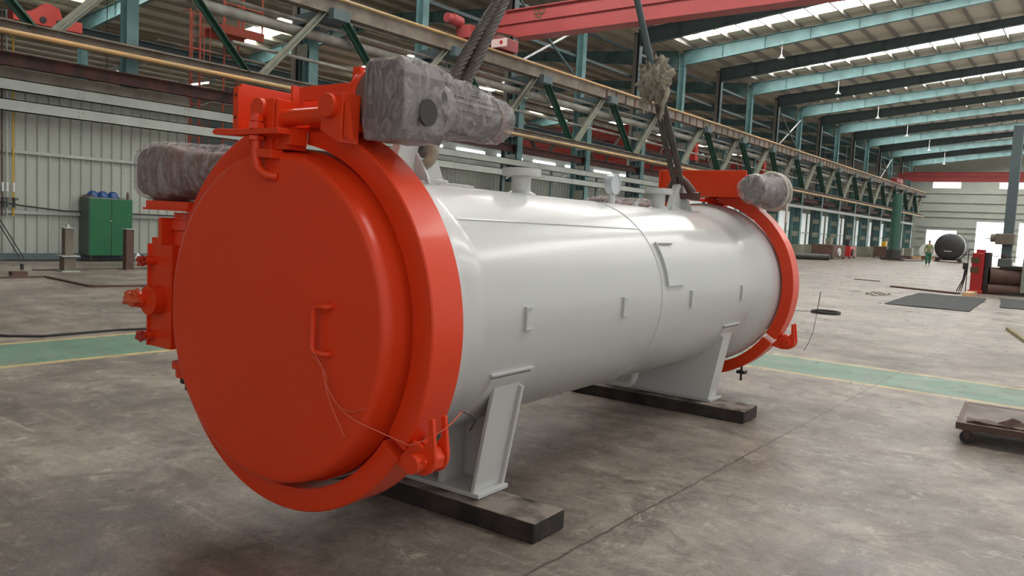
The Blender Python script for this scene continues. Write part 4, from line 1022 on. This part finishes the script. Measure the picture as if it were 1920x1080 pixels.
bar([(-15.25, 4.2), (-15.36, 6.13), (-13.4, 6.05), (-13.2, 6.9), (-13.25, 10)], .08, .03, 'low brown steel angle bordering the floor pit in front of the cabinet')
bar([(-9.6, 2.6), (-8.8, 3.15), (-8.6, 3.4), (-8.65, 4.2), (-8.35, 5.3), (-8.4, 8)], .05, .02, 'dark hose lying along the green walkway on the left', 'dark', 'floor_hose', 'hose')
bar([(-16.9, 6.5), (-17.0, 9.8)], .05, .02, 'thin brown strip on the floor between the two steel posts')
tag(MB().box((-15.9, 5.72, 0), (-15.75, 5.98, .08)).build('steel_block', 'brown'), 'small steel block on the floor at the left edge', 'block')
tag(MB().box((-17.1, 6.35, 0), (-17.05, 6.4, .12)).build('steel_peg', 'dark'), 'small dark peg standing on the floor left of the posts', 'peg')
# gas lines on the wall
gl = thing('gas_manifold', 'set of vertical gas lines with gauges on the wall at the left edge', 'gas lines', (-19.62, 6.95, 0))
for i, (dy, c, zt) in enumerate(((-.15, 'dteal', 5.5), (-.02, 'brown', 5.5), (.07, 'beam_grey', 5.5), (.20, 'yellow', 5.5))):
    MB().cyl((0, dy, 1.0), (0, dy, zt), .018, 8).build('gas_pipe', c, gl)
    MB().cyl((.03, dy, 1.55), (.03, dy, 1.75), .022, 8).build('flow_meter', 'panel', gl)
    MB().cyl((.03, dy, 1.2), (.03, dy, 1.42), .03, 8).build('valve_body', 'dark' if i % 2 else 'dteal', gl)
MB().box((-.02, -.25, 1.36), (.03, .3, 1.42)).build('manifold_bar', 'dusty', gl)
for a, b in (((.05, -.1, .95), (.2, .35, .06)), ((.05, -.2, 1.0), (.2, .25, .1))): MB().cyl(a, b, .014, 6).build('gas_hose', 'dark', gl)
tag(MB().tube([(-19.6, 5, 1.5), (-19.6, 6.5, 1.38), (-19.6, 7.3, 1.25), (-19.6, 8.2, 1.17), (-19.6, 11.2, 1.16)], .022, 6).build('wall_cable', 'dark'), 'dark cable sagging along the wall from the gas lines', 'cable')

# ================================================================ RIGHT SIDE THINGS
def flat_mat(x0, x1, y0, y1, lab, sk=0):
    q = MB(); n = 8; m_ = 8; vs = []; rr = random.Random(int(x1 * 10))
    for i in range(n + 1):
        for j in range(m_ + 1):
            vs.append((x0 + (x1 - x0) * i / n + sk * j / m_ + (rr.random() - .5) * .04, y0 + (y1 - y0) * j / m_ + (rr.random() - .5) * .06, .014 + .012 * rr.random()))
    vs += [(v[0], v[1], .001) for v in vs]; N_ = (n + 1) * (m_ + 1); fs = []
    for i in range(n):
        for j in range(m_):
            a = i * (m_ + 1) + j; fs += [(a, a + m_ + 1, a + m_ + 2, a + 1), (N_ + a, N_ + a + 1, N_ + a + m_ + 2, N_ + a + m_ + 1)]
    for i in range(n):
        for j in (0, m_):
            a = i * (m_ + 1) + j; fs.append((a, a + m_ + 1, N_ + a + m_ + 1, N_ + a))
    for j in range(m_):
        for i in (0, n):
            a = i * (m_ + 1) + j; fs.append((a, a + 1, N_ + a + 1, N_ + a))
    return tag(q.add(vs, fs).build('rubber_mat', 'mat'), lab, 'mat')
flat_mat(-4.13, -2.40, 19.6, 25.3, 'large black rubber mat on the floor in front of the red machine', -.3)
flat_mat(-2.06, -.6, 22.0, 26.0, 'second black mat at the right edge behind the larger mat', -.4)
q = MB().lathe([(.24, .001), (.27, .001), (.27, .05), (.24, .05)], (-4.3, 15.6, 0), 2, 32, loop=True)
tag(q.build('rubber_ring', 'dark', smooth=40), 'flat black ring lying on the floor beyond the rear clamp ring', 'ring')
bar([(-1.36, 16.1), (-.95, 14.2)], .07, .05, 'weathered wooden batten on the floor at the right edge', 'olivewood', 'wooden_batten', 'batten')
bar([(-7.6, 31.0), (-6.7, 30.8)], .12, .03, 'thin strip of scrap on the floor left of the red machine', 'brown', 'scrap_strip', 'scrap')
tag(MB().tube([(-5.0 + .22 * math.cos(t) + .05 * math.sin(3 * t), 22.9 + .5 * math.sin(t) + .1 * math.cos(2 * t), .03 + .02 * math.sin(5 * t)) for t in [2 * PI * k / 40 for k in range(40)]], .018, 6, closed=True).build('cable_coil', 'rag'), 'tangled pale cable lying on the floor left of the black mat', 'cable')
bar([(-5.6, 27.6), (-3.6, 26.6)], .25, .05, 'long brown steel strip leading to the foot of the red machine', 'brown', 'steel_strip', 'strip')
tag(MB().box((-3.35, 25.6, 0), (-3.12, 26.7, .12)).build('wooden_block', 'wood'), 'short wooden block at the foot of the red machine', 'block')
# plate rolling machine
pm = thing('plate_rolling_machine', 'red-framed plate rolling machine with dark steel rolls at the right edge', 'machine', (-3.4, 28.3, 0))
MB().box((-.1, -.25, .0), (.22, .5, 1.25)).box((-.14, -.3, 0), (.26, .6, .1)).build('end_frame', 'red', pm, bevel=.02)
MB().box((.22, -.1, .1), (.36, .5, 1.28)).build('frame_back', 'dark', pm, bevel=.02)
for z in (.72, 1.02): MB().box((-.12, -.27, z - .09), (.1, -.24, z + .09)).build('bearing_cover', 'olive', pm)
MB().box((-.02, -.1, 1.25), (.2, .3, 1.36)).build('top_cap', 'red', pm, bevel=.01)
for z in (.0,): MB().cyl((.36, .1, .55), (2.4, .6, .55), .28, 32).build('roll', 'brown', pm, smooth=40)
MB().cyl((.36, -.1, .16), (2.4, .4, .16), .16, 28).build('roll', 'brown', pm, smooth=40)
MB().box((.3, -.1, 0), (2.4, .7, .08)).build('bed', 'dark', pm)
MB().box((.56, .0, .86), (.92, .35, 1.12)).build('gear_motor', 'cabside', pm, bevel=.02)
MB().cyl((.70, .17, 1.12), (.70, .17, 1.24), .08, 16).build('motor_cap', 'brown', pm, smooth=40)
MB().box((.7, .05, .80), (1.4, .5, .90)).build('motor_base', 'dark', pm)
MB().box((1.22, -.1, .1), (1.6, .4, 1.15)).build('control_cover', 'ltblue', pm, bevel=.02)
for p in (((-.22, -.1, 0), (-.22, -.1, 1.35)), ((-.22, -.1, 1.35), (.2, .0, 1.35)), ((-.5, -.2, 1.18), (1.8, .3, 1.18))): MB().cyl(p[0], p[1], .014, 6).build('guard_rail', 'dark', pm)
MB().box((-.34, -.2, .72), (-.2, -.1, .92)).build('switch_box', 'dark', pm)
for k in range(3): MB().tube([(-.28 + .03 * k, -.15, .72), (-.3 + .02 * k, -.2, .4), (-.45 + .06 * k, -.2, .02)], .016, 6).build('control_cable', 'dark', pm)
dc = thing('column_drill', 'tall dark machine column with a pale drill head behind the rolls', 'machine', (-2.75, 29.4, 0))
MB().box((-.12, -.12, 0), (.16, .12, 5.3)).build('column', 'dteal', dc, bevel=.01)
MB().box((-.3, -.3, 1.55), (.2, .2, 1.9)).cyl((-.45, -.1, 1.75), (-.3, -.1, 1.75), .13, 16).build('drill_head', 'dusty', dc, bevel=.02)
MB().cyl((-.7, -.2, 1.72), (-.3, -.2, 1.72), .015, 6).build('lever', 'dark', dc)
# trolley
tl = thing('platform_trolley', 'low flat steel trolley on castors at the lower right edge', 'trolley', (-.78, 6.35, 0), math.radians(4))
MB().box((0, 0, .135), (1.5, .88, .15)).build('deck', 'deckm', tl)
MB().box((-.012, -.012, .105), (1.5, .02, .152)).box((-.012, .86, .105), (1.5, .892, .152)).box((-.012, .02, .105), (.02, .86, .152)).build('edge_frame', 'brown', tl)
for x, y in ((.06, .05), (.06, .83), (1.4, .05), (1.4, .83)):
    w_ = MB().cyl((x, y - .018, .045), (x, y + .018, .045), .045, 20).build('castor_wheel', 'dark', tl, smooth=40)
    MB().prism([(x - .03, .105), (x + .03, .105), (x + .012, .035), (x - .012, .035)], 1, y - .026, y - .020).build('castor_fork', 'brown', w_)
q = MB(); rr = random.Random(3)
q = MB(); n = 12; vs = []
for k in range(n + 1):
    for j in range(5):
        x = .05 + .55 * k / n; y = .04 + .10 * (j / 4) * (1 + .3 * math.sin(k)) + .01 * math.sin(k * 2.2); z = .156 + .02 * abs(math.sin(k * .9 + j * .5)) * (1 - .06 * k) + (.05 if 4 < k < 8 and j > 2 else 0) * (1 - abs(k - 6) / 3)
        vs.append((x, y, z))
m_ = len(vs); vs += [(v[0], v[1], .1535) for v in vs]; fs = []
for k in range(n):
    for j in range(4):
        a = k * 5 + j; fs += [(a, a + 5, a + 6, a + 1), (m_ + a, m_ + a + 1, m_ + a + 6, m_ + a + 5)]
    for j in (0, 4): a = k * 5 + j; fs.append((a, a + 5, m_ + a + 5, m_ + a))
for j in range(4):
    for k in (0, n): a = k * 5 + j; fs.append((a, a + 1, m_ + a + 1, m_ + a))
so = q.add(vs, fs).build('scrap_piece', 'brown'); so.location = (-.78, 6.35, 0); so.rotation_euler = (0, 0, math.radians(4))
tag(so, 'crumpled brown scrap piece lying on the corner of the trolley', 'scrap')
# far green post and machinery along the column row
t = thing('green_post_crane', 'dark green jib post standing near the end of the lattice girder', 'post', (-15.0, 73.0, 0))
MB().cyl((0, 0, .8), (0, 0, 5.6), .42, 20, .38).build('post', 'green_steel', t, smooth=40)
MB().box((-.8, -.8, 0), (.8, .8, .25)).cyl((0, 0, .25), (0, 0, .9), .6, 16).build('base', 'dark', t)
FM = [('welding_rig', 'brown box-shaped rig on the floor by the columns, nearest the rear clamp ring', 'machine', -17.6, 63.2, 1.6, 3.4, 1.1, 'brown', 'conc'),
      ('compressor', 'red compressor with dark pipes standing by the columns', 'machine', -17.8, 69.3, .9, 1.6, 1.0, 'red', 'dark'),
      ('workbench', 'brown work table with a yellow box by the columns', 'bench', -17.7, 82.0, 1.2, 3.2, 1.1, 'brown', 'yellow')]
for nm, lab, cat, x, y, wx, wy, h, m1, m2 in FM:
    t = thing(nm, lab, cat, (x, y, 0))
    MB().box((-wx / 2, -wy / 2, .15), (wx / 2, wy / 2, h)).build('body', m1, t, bevel=.03)
    MB().cyl((wx / 2, -.2, h * .5), (wx / 2 + .12, -.2, h * .5), .3, 16).build('front_panel', m2 if m2 != 'conc' else 'lampm', t)
    MB().box((-.2, -.3, h), (.2, .3, h + .5)).build('top_unit', m2, t, bevel=.02)
    for sx in (-1, 1):
        for sy_ in (-1, 1): MB().box((sx * wx * .45 - .05, sy_ * wy * .45 - .05, 0), (sx * wx * .45 + .05, sy_ * wy * .45 + .05, .15)).build('foot', 'dark', t)
tag(MB().cyl((-18.2, 55.0, .22), (-16.0, 57.5, .22), .22, 16).build('steel_tube', 'dark', smooth=40), 'dark steel tube lying on the floor just right of the rear clamp ring', 'tube')
bar([(-14.0, 71.5), (-13.5, 76.5), (-13.6, 78.5)], .3, .06, 'long dark bar lying on the floor towards the walking person', 'dark', 'steel_bar', 'bar')
for i in range(7):
    rr = random.Random(40 + i)
    tag(MB().box((-16.9 + i * .55, 84 + i * 1.3, 0), (-16.9 + i * .55 + 1.2, 85 + i * 1.3, .2 + .25 * rr.random())).build('timber_offcut', 'wood' if i % 2 else 'brown'), 'low %s offcut in the heap by the end wall, %s from the left' % ('pale wooden' if i % 2 else 'brown', ORD[i]), 'offcut', 'offcuts by the end wall')
tag(MB().cyl((-16.3, 95, .8), (-15.3, 97, .8), .8, 28).build('ring_drum', 'panel', smooth=40), 'small pale drum lying by the offcuts near the end wall', 'drum')
# big dark drum
dr = thing('vessel_shell', 'large dark round tank head lying on rollers near the end wall', 'tank', (-11.9, 80, 0))
MB().lathe([(0, -.25), (.6, -.22), (1.0, -.12), (1.18, .05), (1.22, .3), (1.22, 3.2), (0, 3.2)], (0, 0, 1.38), 1, 48).build('tank_body', 'dark', dr, smooth=40)
MB().cyl((0, -.32, 1.35), (0, -.2, 1.35), .14, 20).build('centre_boss', 'dark', dr)
MB().box((-.3, -.3, .96), (.3, -.26, 1.03)).build('weld_bar', 'lampm', dr)
for x in (-.9, .9): MB().cyl((x, .3, .18), (x, .9, .18), .18, 14).build('roller', 'dark', dr)
MB().box((-1.2, .2, 0), (1.2, 1.0, .06)).build('roller_bed', 'brown', dr)
MB().tube([(1.26 * math.cos(t), .5, 1.38 + 1.26 * math.sin(t)) for t in [math.radians(-60 + 6 * k) for k in range(21)]], .05, 8).build('white_rim', 'panel', dr)

# ---------------------------------------------------------------- person walking
pd = 1468.684 * 1.74 / 42
px_, py_ = -10.35, 61.5
pn = thing('person', 'person in khaki shirt and green trousers walking across the far floor', 'person', (px_, py_, 0), math.radians(200))
def skin(name, verts, edges, rad, mt, parent, sub=2):
    me = bpy.data.meshes.new(name); me.from_pydata(verts, edges, []); o = bpy.data.objects.new(name, me); COL.objects.link(o); o.parent = parent
    md = o.modifiers.new('s', 'SKIN'); md.use_smooth_shade = True
    for i, r_ in enumerate(rad): me.skin_vertices[0].data[i].radius = (r_, r_) if not isinstance(r_, tuple) else r_
    me.skin_vertices[0].data[0].use_root = True
    sb_ = o.modifiers.new('sub', 'SUBSURF'); sb_.levels = sub; sb_.render_levels = sub
    me.materials.append(M[mt]); return o
# body: pelvis, spine, neck, head, arms with hands, legs with feet
bv = [(0, 0, .94), (0, .0, 1.12), (0, .01, 1.32), (0, .0, 1.46), (0, .01, 1.54), (0, .02, 1.62), (0, .02, 1.70),
      (.18, 0, 1.41), (.25, -.03, 1.14), (.27, .06, .90), (.27, .10, .82), (-.18, 0, 1.41), (-.25, .03, 1.14), (-.24, .14, .92), (-.24, .18, .84),
      (.09, 0, .88), (.11, .10, .50), (.11, .02, .09), (.11, .14, .04), (-.09, 0, .88), (-.11, -.02, .50), (-.11, -.20, .12), (-.11, -.10, .04)]
be = [(0, 1), (1, 2), (2, 3), (3, 4), (4, 5), (5, 6), (3, 7), (7, 8), (8, 9), (9, 10), (3, 11), (11, 12), (12, 13), (13, 14), (0, 15), (15, 16), (16, 17), (17, 18), (0, 19), (19, 20), (20, 21), (21, 22)]
br = [.13, .125, .14, .09, .055, .09, .075, .06, .045, .032, .03, .06, .045, .032, .03, .095, .06, .045, .04, .095, .06, .045, .04]
skin('body', bv, be, br, 'skin', pn)
skin('shirt', [(0, 0, .98), (0, 0, 1.15), (0, .01, 1.32), (0, 0, 1.44), (.18, 0, 1.415), (.245, -.03, 1.16), (.27, .04, .97), (-.18, 0, 1.415), (-.245, .03, 1.16), (-.245, .12, .99)],
     [(0, 1), (1, 2), (2, 3), (3, 4), (4, 5), (5, 6), (3, 7), (7, 8), (8, 9)], [.155, .15, .165, .1, .078, .062, .048, .078, .062, .048], 'shirt', pn)
skin('trousers', [(0, 0, .96), (.09, 0, .88), (.11, .10, .50), (.11, .03, .12), (-.09, 0, .88), (-.11, -.02, .50), (-.11, -.17, .16)], [(0, 1), (1, 2), (2, 3), (0, 4), (4, 5), (5, 6)], [.15, .12, .085, .075, .12, .085, .075], 'trouser', pn)
MB().lathe([(0, .11), (.06, .10), (.09, .06), (.1, .0), (0, 0)], (0, .0, 1.67), 2, 16).build('hair', 'dark', pn, smooth=60)
